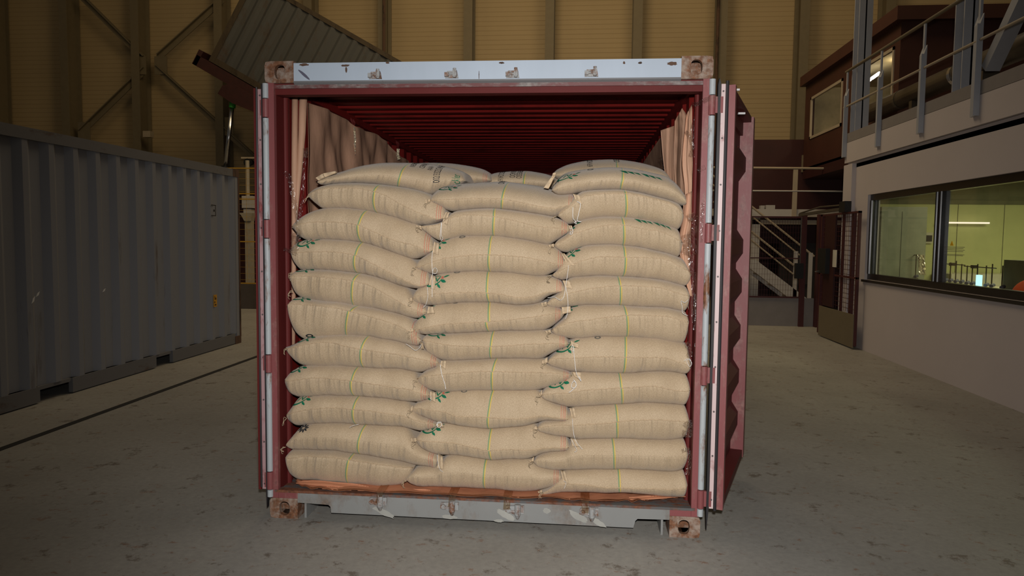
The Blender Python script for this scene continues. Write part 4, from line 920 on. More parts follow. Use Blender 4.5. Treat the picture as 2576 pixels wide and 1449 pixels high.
hook(1001, 362, 'farther red lashing ring at the top edge of the wrinkled paper lining')
def tape(name, pts, w, y, mat='plastic_film', lab=None, parent=None, seed=0, amp=0.006):
    """narrow crumpled strip of clear tape through image points"""
    C_ = catmull(pts, 8*len(pts)); G = []; r_ = np.random.default_rng(seed)
    for i, q in enumerate(C_):
        d = C_[min(i+1, len(C_)-1)]-C_[max(i-1, 0)]; d /= np.linalg.norm(d)+1e-9; nn = np.array((-d[1], d[0]))
        yy = y[0]+(y[1]-y[0])*i/(len(C_)-1) if isinstance(y, tuple) else y
        row = []
        for j in range(6):
            k = (j/5-0.5)*w*(0.8+0.4*r_.random()); row.append(U(q[0]+nn[0]*k, q[1]+nn[1]*k, 1, yy+amp*(r_.random()-0.5)*2))
        G.append(row)
    m = MB().grid(G)
    if parent is not None: return build(m, name, mat, parent, smooth=False)
    c = np.mean(np.array(G).reshape(-1, 3), axis=0)
    return solo(m, name, mat, lab, 'tape', tuple(c), smooth=False)
tape('plastic_strap', [(891, 321), (893, 350), (892, 380), (893, 416)], 5, 1.18, 'foil', 'shiny film strap hanging from the nearer lashing ring over the paper lining', seed=1)
tape('plastic_strap', [(1002, 374), (1001, 388), (1003, 402)], 7, 2.3, 'foil', 'short shiny film strap hanging from the farther lashing ring', seed=2)
tape('plastic_tape', [(716, 432), (728, 450), (738, 500), (748, 545), (752, 590), (745, 610)], 12, (0.1, 0.04), lab='clear tape running down over the paper rolls beside the post', seed=3)
tape('plastic_tape', [(768, 380), (764, 430), (762, 490), (755, 545)], 8, 0.26, lab='clear film dangling along the paper roll above the left stack', seed=4)
tape('plastic_tape', [(768, 372), (770, 384), (767, 396)], 12, 0.25, lab='crumpled knot of clear film on the paper roll', seed=5, amp=0.012)
tape('plastic_tape', [(744, 585), (742, 600), (741, 625), (735, 640)], 20, 0.03, lab='crumpled clear tape at the end of the third sack of the left stack', seed=6, amp=0.012)
tape('plastic_tape', [(714, 626), (724, 629), (734, 634)], 9, 0.06, lab='clear tape end stuck to the bead of the post left of the sacks', seed=7)
# lining on the other side
rl = thing('paper_lining', 'folded brown kraft paper lining stuffed beside the right stack', 'paper lining', (2.33, 0.5, 1.2))
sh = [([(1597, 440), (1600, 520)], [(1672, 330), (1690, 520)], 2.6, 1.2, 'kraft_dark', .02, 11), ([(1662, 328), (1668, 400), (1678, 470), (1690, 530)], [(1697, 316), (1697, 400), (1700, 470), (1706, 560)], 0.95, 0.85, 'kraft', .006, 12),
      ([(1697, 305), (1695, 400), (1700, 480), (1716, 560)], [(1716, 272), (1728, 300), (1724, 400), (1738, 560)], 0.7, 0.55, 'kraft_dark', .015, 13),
      ([(1726, 290), (1716, 400), (1722, 470), (1722, 540), (1706, 640), (1712, 700), (1735, 790)], [(1741, 262), (1742, 400), (1748, 470), (1742, 540), (1742, 640), (1745, 700), (1748, 790)], 0.30, 0.26, 'kraft', .012, 14),
      ([(1722, 490), (1714, 560), (1708, 620), (1722, 700), (1736, 745)], [(1742, 480), (1742, 560), (1738, 620), (1746, 700), (1748, 745)], 0.12, 0.16, 'kraft', .012, 15),
      ([(1735, 740), (1730, 850), (1735, 1000), (1733, 1230)], [(1746, 740), (1748, 850), (1745, 1000), (1741, 1230)], 0.28, 0.28, 'kraft', .006, 16)]
for L_, R_, a, b_, mt, am, sd in sh: build(sheet(L_, R_, a, b_, nr=36, nc=12, amp=am, seed=sd), 'folded_sheet', mt, rl, smooth=True)
TP = [([(1740, 262), (1752, 262), (1766, 255)], 10, (0.2, 0.02), 'clear tape fixing the paper to the top of the right post', 21, .012), ([(1768, 256), (1778, 250), (1790, 247)], 12, -0.01, 'tape end crossing the top of the hinge bar', 22, .006),
      ([(1752, 245), (1753, 265), (1748, 300), (1742, 330), (1752, 400), (1757, 480)], 9, 0.14, 'long creased film strip on the right post from its top down', 23, .008), ([(1724, 330), (1732, 340), (1742, 370), (1736, 395)], 10, 0.24, 'film twisted round the folded paper near its top', 24, .01),
      ([(1664, 395), (1674, 420), (1670, 435)], 14, 1.0, 'film knot in the gap behind the curled paper', 25, .02), ([(1757, 432), (1766, 424), (1774, 420)], 12, 0.0, 'tape tab on the right post at the height of the top sacks', 26, .006),
      ([(1768, 510), (1766, 560), (1764, 610)], 8, -0.006, 'bright shiny tape strip down the edge of the right post', 27, .004), ([(1730, 552), (1745, 545), (1752, 570), (1740, 590), (1750, 640)], 20, 0.06, 'dark crumpled film lump beside the third sack of the right stack', 28, .014),
      ([(1722, 590), (1730, 620), (1722, 640)], 22, 0.08, 'clear tape on the paper bulge beside the right stack', 29, .012), ([(1738, 640), (1740, 680), (1748, 700), (1745, 760), (1750, 830)], 14, 0.06, 'clear film running down beside the fourth to sixth sacks of the right stack', 30, .01),
      ([(1750, 740), (1752, 850), (1750, 960), (1752, 1060)], 8, 0.03, 'long film strip on the lower part of the right post', 31, .006), ([(1728, 860), (1735, 885), (1732, 900)], 14, 0.05, 'film scrap at the end of the seventh sack of the right stack', 32, .01),
      ([(1722, 1075), (1735, 1065), (1738, 1090), (1716, 1090)], 18, 0.03, 'film scrap at the end of the third sack from the bottom, right stack', 33, .012), ([(1715, 1135), (1732, 1132), (1736, 1160), (1728, 1195)], 10, 0.03, 'film scrap at the end of the second sack from the bottom, right stack', 34, .01)]
for pts, w, y, lab, sd, am in TP: tape('plastic_tape', pts, w, y, lab=lab, seed=sd, amp=am)
# floor paper under the sacks
fl = thing('floor_paper', 'orange brown kraft paper sheet under the sacks, folded over the sill', 'paper lining', (1.2, 0.1, 0.16))
G = []
front = [(743, 1212), (752, 1222), (775, 1229), (830, 1234), (960, 1240), (1100, 1246), (1240, 1252), (1400, 1256), (1480, 1262), (1560, 1262), (1600, 1263), (1640, 1258), (1690, 1256), (1733, 1250)]
Fc = catmull(front, 110)
for v in np.linspace(0, 1, 9):
    row = []
    for i, q in enumerate(Fc):
        a = U(q[0], q[1], 2, 0.170); y = max(a[1], 0.006); y = y+(0.62-y)*v**1.5
        zz = 0.172+0.006*(1-v)*abs(math.sin(i*0.35+v*7))+0.004*math.sin(i*0.9+v*3)*(1-v)
        row.append((min(max(a[0], 0.075), 2.36), y, max(zz, 0.1685)))
    G.append(row)
build(MB().grid(G, thick=(0, 0, 0.0015)), 'sheet', 'kraft_orange', fl, smooth=True)
def fold(a, b_, h, y, nm_='fold'):
    G = []
    for v in np.linspace(0, 1, 7):
        row = []
        for u in np.linspace(0, 1, 34):
            px = a[0]+(b_[0]-a[0])*u; py = a[1]+(b_[1]-a[1])*u; taper = math.sin(math.pi*min(max(u*1.15, 0.02), 1))**0.5
            ph = v*math.pi; q = U(px, py, 1, y)
            row.append((q[0], q[1]-0.018*math.sin(ph)*taper+0.04*(v > .5)*(v-.5), max(q[2]+h*taper*(v-0.2)+0.002*math.sin(u*14+v*5), 0.1695)))
        G.append(row)
    build(MB().grid(G, thick=(0, 0.001, 0)), nm_, 'kraft_orange', fl, smooth=True)
fold((745, 1216), (972, 1236), 0.030, 0.075); fold((790, 1228), (965, 1238), 0.014, 0.045); fold((972, 1236), (1125, 1243), 0.020, 0.06); fold((1130, 1246), (1290, 1252), 0.022, 0.07); fold((1480, 1262), (1725, 1250), 0.012, 0.08)
for px, py, k in ((957, 1236, 'first'), (1138, 1248, 'second'), (1276, 1252, 'third'), (1472, 1258, 'fourth')):
    G = []
    x_, z_ = p0(px, py); r_ = np.random.default_rng(px)
    path = [(0.14, 0.185), (0.07, 0.183), (0.01, 0.180), (-0.012, 0.168), (-0.014, 0.145), (-0.036, 0.125)]
    for i, (yy, zz) in enumerate(path):
        row = []
        for j in range(7): row.append((x_+(j/6-.5)*0.05*(1.0 if i < 3 else 0.75), yy+0.003*(r_.random()-.5), zz+0.004*(r_.random()-.5)))
        G.append(row)
    c = (x_, 0.05, 0.18)
    solo(MB().grid(G), 'tape_strip', 'brown_tape', f'shiny tape strip holding the floor paper to the sill bracket, {k} from the grey container', 'tape', c)

# ------------------------------------------------------------------ grey container alongside
gc = thing('shipping_container', 'closed dull grey ribbed shipping container beside the drain slot', 'container', (-4.6, 3.5, 0))
XF = -3.372; YA, YB = 0.50, 6.56; XL = XF-2.438
per = 0.34
pr = [(YA+0.16, 0)]; y = YA+0.20
while y < YB-0.16-per*0.5:
    pr += [(y, 0), (y+per*.22, -0.045), (y+per*.58, -0.045), (y+per*.80, 0)]; y += per
pr.append((YB-0.10, 0)); n = len(pr); m = MB()
m.add([(XF-0.008+d, yy, 0.16) for yy, d in pr]+[(XF-0.008+d, yy, 2.50) for yy, d in pr], [(i, i+n, i+n+1, i+1) for i in range(n-1)])
m.box(XF-0.09, XF-0.07, YA+.1, YB-.1, 0.16, 2.5); build(m, 'side_panel', 'grey_container', gc)
build(MB().box(XF-0.06, XF, YA+0.1, YB-0.1, 2.50, 2.61), 'top_rail', 'grey_rail', gc)
m = MB()
for a, b_ in ((YA+.16, 2.45), (2.90, 4.36), (4.72, YB-.16)): m.box(XF-0.05, XF-0.004, a, b_, 0.012, 0.16)
m.box(XF-0.05, XF-0.02, YA+.16, YB-.16, 0.125, 0.16); build(m, 'bottom_rail', 'grey_rail', gc)
for yy in (2.45, 4.36):
    build(MB().box(XF-0.6, XF-0.05, yy, yy+0.012, 0.02, 0.125), 'fork_pocket', 'black', gc)
build(MB().box(XL, XF-0.05, YA, YB, 2.55, 2.585), 'roof', 'grey_rail', gc)
build(MB().box(XL, XL+0.05, YA, YB, 0.1, 2.55), 'far_side_panel', 'grey_container', gc)
build(MB().box(XL, XF-0.05, YA, YA+.05, 0.1, 2.55).box(XL, XF-0.05, YB-.05, YB, 0.1, 2.55).box(XL, XF-0.06, YA, YB, 0.12, 0.16), 'end_panels_and_floor', 'grey_container', gc)
build(MB().box(XF-0.14, XF-0.002, YB-0.12, YB, 0.118, 2.5), 'corner_post', 'grey_container', gc)
build(MB().box(XF-0.1, XF+0.003, YB-0.035, YB+0.01, 0.1, 2.55), 'post_edge', 'rusty_post', gc)
build(MB().box(XF-0.14, XF-0.002, YA, YA+0.12, 0.118, 2.5), 'corner_post', 'grey_container', gc)
for yy in (YA, YB-0.178):
    for zz in (0, 2.50):
        build(MB().box(XF-0.16, XF+0.004, yy, yy+0.18, zz, zz+0.118), 'corner_casting', 'rusty_post' if yy > 2 else 'grey_rail', gc)
build(MB().box(XF-0.003, XF-0.0005, 5.76, 5.85, 0.62, 0.79), 'warning_label', 'label_orange', gc)['label'] = 'orange warning label'
m = MB().box(XF-0.0005, XF+.0005, 5.78, 5.83, 0.64, 0.655).box(XF-0.0005, XF+.0005, 5.78, 5.80, 0.67, 0.70).box(XF-0.0005, XF+.0005, 5.81, 5.83, 0.72, 0.75).box(XF-0.0005, XF+.0005, 5.785, 5.80, 0.72, 0.77); build(m, 'label_marks', 'black', gc)
m = MB().box(XF-0.003, XF+.0005, 5.74, 5.86, 2.045, 2.055).box(XF-0.003, XF+.0005, 5.85, 5.86, 1.90, 2.055).box(XF-0.003, XF+.0005, 5.74, 5.86, 1.90, 1.91).box(XF-0.003, XF+.0005, 5.80, 5.83, 1.96, 1.99); build(m, 'stencilled_box', 'black', gc)
for yy, zz, hh in ((2.46, 1.05, .025), (2.40, 1.0, .035), (3.42, 1.02, .02)):
    build(MB().prism([(yy-.02, zz-hh), (yy+.015, zz-hh*.4), (yy+.03, zz+hh), (yy, zz+hh*.3)], 0, XF-0.007, XF-0.004), 'white_scratch', 'dirty_white', gc)

# ------------------------------------------------------------------ tilted container on its tipping platform
YT = 15.6; a_ = math.radians(-29.4); ux = np.array((math.cos(a_), 0, math.sin(a_))); uz = np.array((-math.sin(a_), 0, math.cos(a_)))
P0 = U(525, 152, 1, YT)
tc = thing('shipping_container', 'dull blue grey shipping container tipped up on a raised platform', 'container', tuple(P0+ux*3))
tp = thing('tipping_platform', 'dark red steel tipping platform holding the tilted container', 'tipping platform', tuple(P0+ux*3-uz*0.4))
def tq(a, b_, y): return P0+ux*a+uz*b_+np.array((0, y-YT, 0))
def tbox(m, a0, a1, b0, b1, y0, y1):
    q = [tq(a, b_, y) for y in (y0, y1) for a, b_ in ((a0, b0), (a1, b0), (a1, b1), (a0, b1))]
    m.add(q, [(0, 1, 2, 3), (7, 6, 5, 4), (0, 4, 5, 1), (1, 5, 6, 2), (2, 6, 7, 3), (3, 7, 4, 0)])
pr = [(0.12, 0)]; y = 0.2
while y < 5.85: pr += [(y, 0), (y+.08, .045), (y+.2, .045), (y+.28, 0)]; y += 0.36
pr.append((5.95, 0)); m = MB()
m.grid([[tq(a, b_, YT+0.01+d) for a, d in pr] for b_ in (0.15, 2.5)]); tbox(m, 0.1, 5.95, 0.1, 2.5, YT+.08, YT+.1); build(m, 'side_panel', 'tilted_container', tc)
m = MB(); tbox(m, 0, 6.06, 2.48, 2.6, YT, YT+.08); build(m, 'top_rail', 'dark_rail', tc)
m = MB(); tbox(m, 0, 6.06, 0.0, 0.16, YT, YT+.08); build(m, 'bottom_rail', 'dark_rail', tc)
m = MB(); tbox(m, -0.0, 0.16, 0.0, 2.6, YT-.005, YT+.15); build(m, 'corner_post', 'dark_rail', tc)
m = MB(); tbox(m, 5.9, 6.06, 0.0, 2.6, YT-.005, YT+.15); build(m, 'corner_post', 'dark_rail', tc)
m = MB(); tbox(m, 0, 6.06, 2.56, 2.6, YT+.05, YT+2.44); tbox(m, 0, 0.06, 0, 2.56, YT+.15, YT+2.44); tbox(m, 6.0, 6.06, 0, 2.56, YT+.15, YT+2.44); tbox(m, 0, 6.06, 0, .06, YT+.1, YT+2.44); tbox(m, 0, 6.06, 0, 2.56, YT+2.4, YT+2.44); build(m, 'shell', 'tilted_container', tc)
m = MB(); tbox(m, -0.28, 6.4, -0.30, -0.02, YT-.15, YT+2.5); build(m, 'platform_beam', 'tip_red', tp)
m = MB(); tbox(m, -0.30, -0.16, -0.30, 0.14, YT-.15, YT+2.5); build(m, 'end_stop', 'tip_red', tp)
q = [U(px, py, 1, YT-.3) for px, py in ((554, 238), (566, 218), (590, 212), (660, 255), (670, 300), (640, 282), (590, 262))]
m = MB().prism([(c_[0], c_[2]) for c_ in q], 1, YT-.45, YT-.16); build(m, 'cylinder_bracket', 'tip_red', tp)
q0 = U(585, 262, 1, YT-.3); q1 = U(567, 418, 1, YT-.3); dq = (q1-q0)/np.linalg.norm(q1-q0)
build(MB().tube([q0-dq*0.12, q0+dq*0.1], 0.085, 12), 'cylinder_head', 'green_paint', tp)['label'] = 'green cylinder head'
build(MB().tube([q0, q1+dq*0.02], 0.055, 14), 'piston_rod', 'chrome', tp, smooth=True)['label'] = 'polished piston rod'
qf = q1+dq*(q1[2]/abs(dq[2])); build(MB().tube([q1, qf], 0.10, 14), 'cylinder_barrel', 'black', tp)
e0 = tq(6.3, -0.3, YT+.5); build(MB().box(e0[0]-.5, e0[0]+.3, YT-.1, YT+2.4, 0, e0[2]+.1), 'pivot_stand', 'tip_red', tp)

# ------------------------------------------------------------------ yellow fence, plinth and things behind it
plain('plinth_grey', (0.085, 0.07, 0.06), 0.8)
solo(MB().box(-7.6, -2.0, 11.5, 11.7, 0, 0.55), 'concrete_plinth', 'plinth_grey', 'low grey concrete plinth under the yellow mesh fence', 'plinth', (-5, 11.6, 0))
yf_ = thing('mesh_fence', 'yellow wire mesh fence standing on the low concrete plinth', 'fence', (-5, 11.55, 0.55))
for z_ in (0.57, 1.50, 2.44, 2.56, 3.12): build(MB().box(-7.6, -2.0, 11.53, 11.56, z_-.012, z_+.012), 'rail', 'yellow_wire', yf_)
m = MB()
for z_ in np.arange(0.65, 3.1, 0.14): m.box(-7.6, -2.0, 11.545, 11.549, z_-.002, z_+.002)
for x in np.arange(-7.6, -2.0, 0.28): m.box(x-.002, x+.002, 11.545, 11.549, 0.55, 3.12)
build(m, 'wire_mesh', 'yellow_wire', yf_)
for x in (-7.5, -4.6, -2.1): build(MB().box(x-.03, x+.03, 11.52, 11.58, 0.55, 3.15), 'fence_post', 'yellow_wire', yf_)
c = U(627, 620, 1, 13.5)[0]
wc_ = thing('pump_column', 'cream coloured steel column with a flared head behind the yellow fence', 'column', (c, 13.5, 0))
plain('cream_paint', (0.33, 0.29, 0.22), 0.6)
build(MB().box(c-.085, c+.085, 13.45, 13.6, 0, 2.15), 'shaft', 'cream_paint', wc_)
build(MB().prism([(c-.085, 2.0), (c-.15, 2.12), (c-.22, 2.2), (c+.12, 2.2), (c+.085, 2.0)], 1, 13.42, 13.62), 'flared_head', 'cream_paint', wc_)
build(MB().box(c-.10, c+.10, 13.42, 13.62, 2.2, 2.30).box(c-.13, c+.14, 13.40, 13.62, 2.32, 2.62), 'motor_box', 'white_rail', wc_)
build(MB().tube([(c-.02, 13.5, 2.6), (c-.02, 13.5, 3.5)], 0.05), 'pipe', 'cream_paint', wc_)
solo(MB().box(-9.5, -2.0, 18.6, 18.7, 0, 3.02), 'partition_panel', 'dark_red', 'dark red partition panel far behind the yellow fence', 'partition', (-6, 17.65, 0))
c = U(627, 410, 1, 14.5)
q = thing('floodlight', 'black floodlight on a bracket above the yellow fence', 'lamp', tuple(c))
build(MB().tube([c+np.array((0, -.1, 0)), c+np.array((0, .15, .03))], [0.11, 0.07], 12), 'lamp_head', 'black', q)
build(MB().box(c[0]-.2, c[0]+.35, 14.45, 14.6, c[2]+.11, c[2]+.15).tube([(c[0]+.3, 14.5, 0), (c[0]+.3, 14.5, c[2]+.12)], 0.03), 'bracket', 'cream_rail', q)

# ------------------------------------------------------------------ laboratory building along the right side
XW = 6.04; YC = 8.29; YN = -1.0
m = MB()
m.box(XW, XW+.18, YN, YC, 0, 1.07); m.box(XW, XW+.18, YN, YC, 2.34, 2.86)
m.box(XW, XW+.18, 7.42, YC, 1.07, 2.34); m.box(XW, XW+.18, YN, 1.2, 1.07, 2.34); m.box(XW+.18, 12, YC-.12, YC, 0, 2.9)
struct(m, 'wall_right', 'white_wall')
struct(MB().box(5.93, XW, YN, 8.30, 2.86, 3.04).box(5.93, XW, 7.9, 8.29, 2.34, 2.86) if False else MB().box(5.975, XW, 7.93, YC, 0.0, 2.86), 'trim_1', 'white_wall')
struct(MB().box(6.0, 12, YN, YC+.05, 2.90, 3.22), 'trim_2', 'white_wall')
struct(MB().box(6.0, 12, YN, YC+.06, 3.225, 3.37), 'trim_3', 'panel_gray')
struct(MB().box(XW, 12, YN, YC, 2.80, 2.895), 'ceiling', 'white_wall')
wn = bpy.data.objects.new('window_1', None); COL.objects.link(wn); wn.location = (XW+.1, 4.5, 1.7); wn.matrix_world = Matrix.Translation(wn.location); wn['kind'] = 'structure'
m = MB(); ya, yb = 1.2, 7.42
m.box(XW+.04, XW+.12, ya, yb, 1.07, 1.16); m.box(XW+.04, XW+.12, ya, yb, 2.25, 2.34); m.box(XW+.04, XW+.12, 7.32, yb, 1.16, 2.25); m.box(XW+.04, XW+.12, ya, 1.3, 1.16, 2.25)
build(m, 'window_frame', 'black_frame', wn)
for yy in (5.30, 3.1): build(MB().box(XW+.03, XW+.12, yy-.07, yy+.07, 1.16, 2.25).tube([(XW+.03, yy+.05, 1.16), (XW+.03, yy+.05, 2.25)], 0.02, 8).tube([(XW+.03, yy-.05, 1.16), (XW+.03, yy-.05, 2.25)], 0.02, 8), 'mullion', 'black_frame', wn)
build(MB().tube([(XW+.035, 7.34, 1.16), (XW+.035, 7.34, 2.25)], 0.03, 8), 'mullion', 'black_frame', wn)
build(MB().box(XW-.03, XW+.20, ya-.05, yb+.05, 1.035, 1.07), 'window_sill', 'black_frame', wn)
for a, b_ in ((5.37, 7.32), (3.17, 5.23), (1.3, 3.03)): build(MB().box(XW+.075, XW+.081, a, b_, 1.16, 2.25), 'pane', 'window_glass', wn)
wsign = thing('warning_notice', 'warning notice with yellow triangle stuck on the laboratory window', 'sign', (XW+.07, 4.95, 1.55))
build(MB().prism([(4.99, 1.600), (5.07, 1.600), (5.03, 1.655)], 0, XW+.068, XW+.073), 'triangle', 'sign_yellow', wsign)
m = MB()
for k, z_ in enumerate((1.585, 1.568, 1.551, 1.534, 1.498, 1.485)): m.box(XW+.069, XW+.072, 4.74+0.03*(k % 2), 5.20-0.02*(k % 3), z_-.003, z_+.002)
build(m, 'text_lines', 'print_fade', wsign)
# laboratory inside
struct(MB().box(XW+.18, 12, YC-.22, YC-.13, 0, 2.24), 'wall_laboratory', 'lab_wall')
struct(MB().box(XW+.18, 12, YC-.215, YC-.12, 2.30, 2.80).box(XW+.18, 12, YC-.24, YC-.20, 2.24, 2.30), 'trim_4', 'lab_dark')
struct(MB().box(11.9, 12, YN, YC, 0, 2.8), 'wall_laboratory_end', 'lab_wall')
m = MB()
for px in (2367, 2410, 2527): 
    x = U(px, 560, 1, 8.05)[0]; m.box(x-.004, x+.004, YC-.225, YC-.22, 1.0, 2.24)
struct(m, 'trim_5', 'lab_dark')
solo(MB().box(6.30, 6.96, 7.55, 8.05, 0.0, 2.17).box(6.60, 6.605, 7.54, 7.55, 0.1, 2.1), 'tall_cabinet', 'lab_cabinet', 'tall grey cabinet inside the laboratory at the far end of the window', 'cabinet', (6.6, 7.8, 0))
b_ = thing('lab_bench', 'long pale laboratory bench running under the window', 'bench', (6.9, 4.6, 0))
build(MB().box(6.26, 7.25, 1.4, 7.5, 1.02, 1.065), 'bench_top', 'lab_bench', b_)
build(MB().box(6.35, 7.2, 1.4, 7.5, 0.0, 0.08).box(7.1, 7.15, 1.4, 7.5, 0.08, 1.02), 'bench_base', 'lab_cabinet', b_)
solo(MB().box(7.3, 11.5, 7.45, 8.02, 0, 1.17), 'wall_bench', 'lab_bench', 'pale bench against the back wall of the laboratory', 'bench', (9.4, 7.7, 0))
# wall fittings
def lab_box(name, mat, px0, px1, py0, py1, Y, d, lab, cat):
    a = U(px0, py1, 1, Y); b2 = U(px1, py0, 1, Y); return solo(MB().box(a[0], b2[0], Y, Y+d, a[2], b2[2]), name, mat, lab, cat, tuple((a+b2)/2))
lab_box('reflection_strip', 'reflection_glow', 2365, 2490, 559, 562, 7.95, .04, 'long thin pinkish reflection before the laboratory back wall, made as a glowing strip', 'lamp')  # glowing strip stands in for pinkish reflections, not a lamp
t = thing('notice_board', 'small framed picture on the laboratory wall left of the mullion', 'picture', tuple(U(2330, 600, 1, 8.03)))
a = U(2313, 612, 1, 8.03); b2 = U(2348, 585, 1, 8.03); build(MB().box(a[0], b2[0], 8.03, 8.05, a[2], b2[2]), 'board', 'lab_bench', t)
a = U(2320, 607, 1, 8.02); b2 = U(2345, 592, 1, 8.02); build(MB().box(a[0], b2[0], 8.015, 8.03, a[2], b2[2]), 'panel', 'black', t)
lab_box('wall_panel', 'lab_bench', 2297, 2315, 563, 660, 8.02, .03, 'pale upright panel on the laboratory wall beside the picture', 'panel')
# rod racks on the bench
def rack(px_list, ytop, base, Xr, name, lab, bars=True):
    base_q = [U(px, base, 0, Xr) for px in px_list]; t = thing(name, lab, 'lab stand', (Xr, float(np.mean([q[1] for q in base_q])), 1.065))
    zt_ = [U(px, yt, 0, Xr)[2] for px, yt in zip(px_list, ytop)]
    for q, z_ in zip(base_q, zt_):
        build(MB().tube([(Xr, q[1], 1.066), (Xr, q[1], z_)], 0.008, 6).box(Xr-.03, Xr+.03, q[1]-.03, q[1]+.03, 1.066, 1.10), 'upright_rod', 'duct', t)
        build(MB().tube([(Xr-.02, q[1]-.03, 1.12), (Xr+.04, q[1]+.03, 1.13)], 0.022, 8), 'clamp', 'grey_marker', t)
    if bars: build(MB().tube([(Xr, base_q[0][1]+.08, min(zt_)-.01), (Xr, base_q[-1][1]-.08, min(zt_)-.01)], 0.007, 6).box(Xr-.01, Xr+.05, base_q[1][1]-.03, base_q[1][1]+.03, min(zt_)-.03, min(zt_)+.01), 'cross_rod', 'duct', t)
    return t
rack([2378, 2390, 2404, 2418], [662, 660, 656, 664], 698, 6.75, 'rod_stand', 'rod stand with clamps beside the mullion on the bench')
rack([2432, 2445, 2458, 2480, 2495], [668, 668, 664, 668, 664], 701, 6.70, 'rod_stand', 'rod stand with clamps in the middle of the window pane')
rack([2521], [668], 704, 6.65, 'rod_stand', 'single thin rod stand next to the orange cap', bars=False)
rack([2282, 2290, 2303], [632, 630, 640], 690, 6.80, 'rod_stand', 'rod stand in the far pane in front of the tall cabinet')
q = U(2318, 665, 0, 6.75)
solo(sheet([(2308, 640), (2312, 690)], [(2325, 641), (2330, 692)], q[1], q[1]+.02, nr=14, nc=8, amp=.02, seed=44, thick=.004), 'foil_wrap', 'foil', 'crinkled shiny foil hanging from the stand behind the far pane', 'foil', tuple(q))
q = U(2463, 702, 0, 6.62)
solo(MB().box(q[0]-.02, q[0]+.02, q[1]-.035, q[1]+.035, 1.066, q[2]+.05), 'lit_display', 'screen_light', 'small glowing display standing on the laboratory bench', 'display', tuple(q))
q = U(2550, 685, 0, 7.0)
solo(MB().box(6.75, 7.15, 4.6, 5.12, 1.066, 1.44), 'equipment_box', 'lab_dark', 'dark brown equipment box on the bench behind the orange cap', 'box', (6.95, 4.85, 1.066))
# orange cap lying on the sill side of the bench
cp = thing('cap', 'orange peaked cap lying on the laboratory bench behind the glass', 'cap', (6.42, 4.2, 1.066))
G = []
for th_ in np.linspace(0, math.pi/2, 9):
    G.append([(6.42+0.17*math.cos(th_)*math.cos(p_), 3.98+0.25*math.cos(th_)*math.sin(p_), 1.068+0.20*math.sin(th_)) for p_ in np.linspace(0, 2*math.pi, 25)])
build(MB().grid(G), 'crown', 'orange_cloth', cp, smooth=True)
build(MB().prism([(6.42+0.10*math.cos(p_)*1.0, 4.18+0.14*math.sin(p_)) for p_ in np.linspace(0, math.pi, 12)], 2, 1.068, 1.078), 'peak', 'orange_cloth', cp)

# upper floor railing: each post with its bolts, rails
rg = thing('balcony_railing', 'white steel railing bolted to the edge of the upper floor', 'railing', (5.95, 5.0, 3.0))
for yy in (8.33, 7.0, 5.70, 4.43, 3.15, 1.85):
    p_ = build(MB().box(5.963, 5.998, yy-.06, yy+.06, 3.0, 3.97).box(5.935, 5.963, yy-.06, yy-.048, 3.0, 3.97).prism([(5.963, 3.97), (5.998, 3.97), (5.998, 4.08)], 1, yy-.06, yy+.06).box(5.978, 5.998, yy-.02, yy+.02, 3.97, 4.36), 'railing_post', 'white_steel', rg)
    for z_ in (3.04, 3.13): build(MB().tube([(5.940, yy+.02, z_+.02), (5.964, yy+.02, z_+.02)], 0.018, 6), 'bolt', 'duct', p_)
build(MB().tube([(5.988, 8.40, 4.37), (5.988, 0.5, 4.37)], 0.022, 10), 'handrail', 'steel_beam', rg)
build(MB().tube([(5.975, 8.40, 3.80), (5.975, 0.5, 3.80)], 0.016, 10), 'middle_rail', 'cream_rail', rg)
def hcol(x, y, z0, z1, w, d, lab):
    t = thing('white_column', lab, 'column', (x, y, z0), 'white steel columns of the upper floor')
    build(MB().box(x-w/2, x+w/2, y-d/2, y-d/2+.02, z0, z1).box(x-.01, x+.01, y-d/2, y+d/2, z0, z1).box(x-w/2, x+w/2, y+d/2-.02, y+d/2, z0, z1), 'h_section', 'white_steel', t)
hcol(6.13, 8.15, 3.37, 9.5, 0.20, 0.22, 'white steel H column at the far corner of the upper floor')
hcol(6.25, 5.20, 3.37, 9.5, 0.20, 0.22, 'white steel H column behind the fourth railing post')
A_, B_ = U(2492, 172, 0, 6.45), U(2585, -25, 0, 6.45)
solo(MB().bar(A_, B_+(B_-A_)*1.5, 0.16, 0.12), 'diagonal_brace', 'white_steel', 'white diagonal brace rising from the upper floor at the window end', 'brace', tuple((A_+B_)/2))
m = MB(); m.tube([(6.95, 10.3, 3.97), (6.95, 1.0, 3.97)], 0.15, 20)
d_ = thing('ventilation_duct', 'long round brown metal duct lying along the upper floor', 'duct', (6.95, 6, 3.8))
build(m, 'duct_pipe', 'duct', d_, smooth=True)
for yy in (6.8, 8.6, 10.0): build(MB().tube([(6.95, yy-.04, 3.97), (6.95, yy+.04, 3.97)], 0.156, 20), 'collar', 'chrome' if yy == 6.8 else 'duct', d_)
for yy in (6.0, 8.0): build(MB().box(6.85, 7.05, yy, yy+.1, 3.37, 3.84), 'support_leg', 'duct', d_)

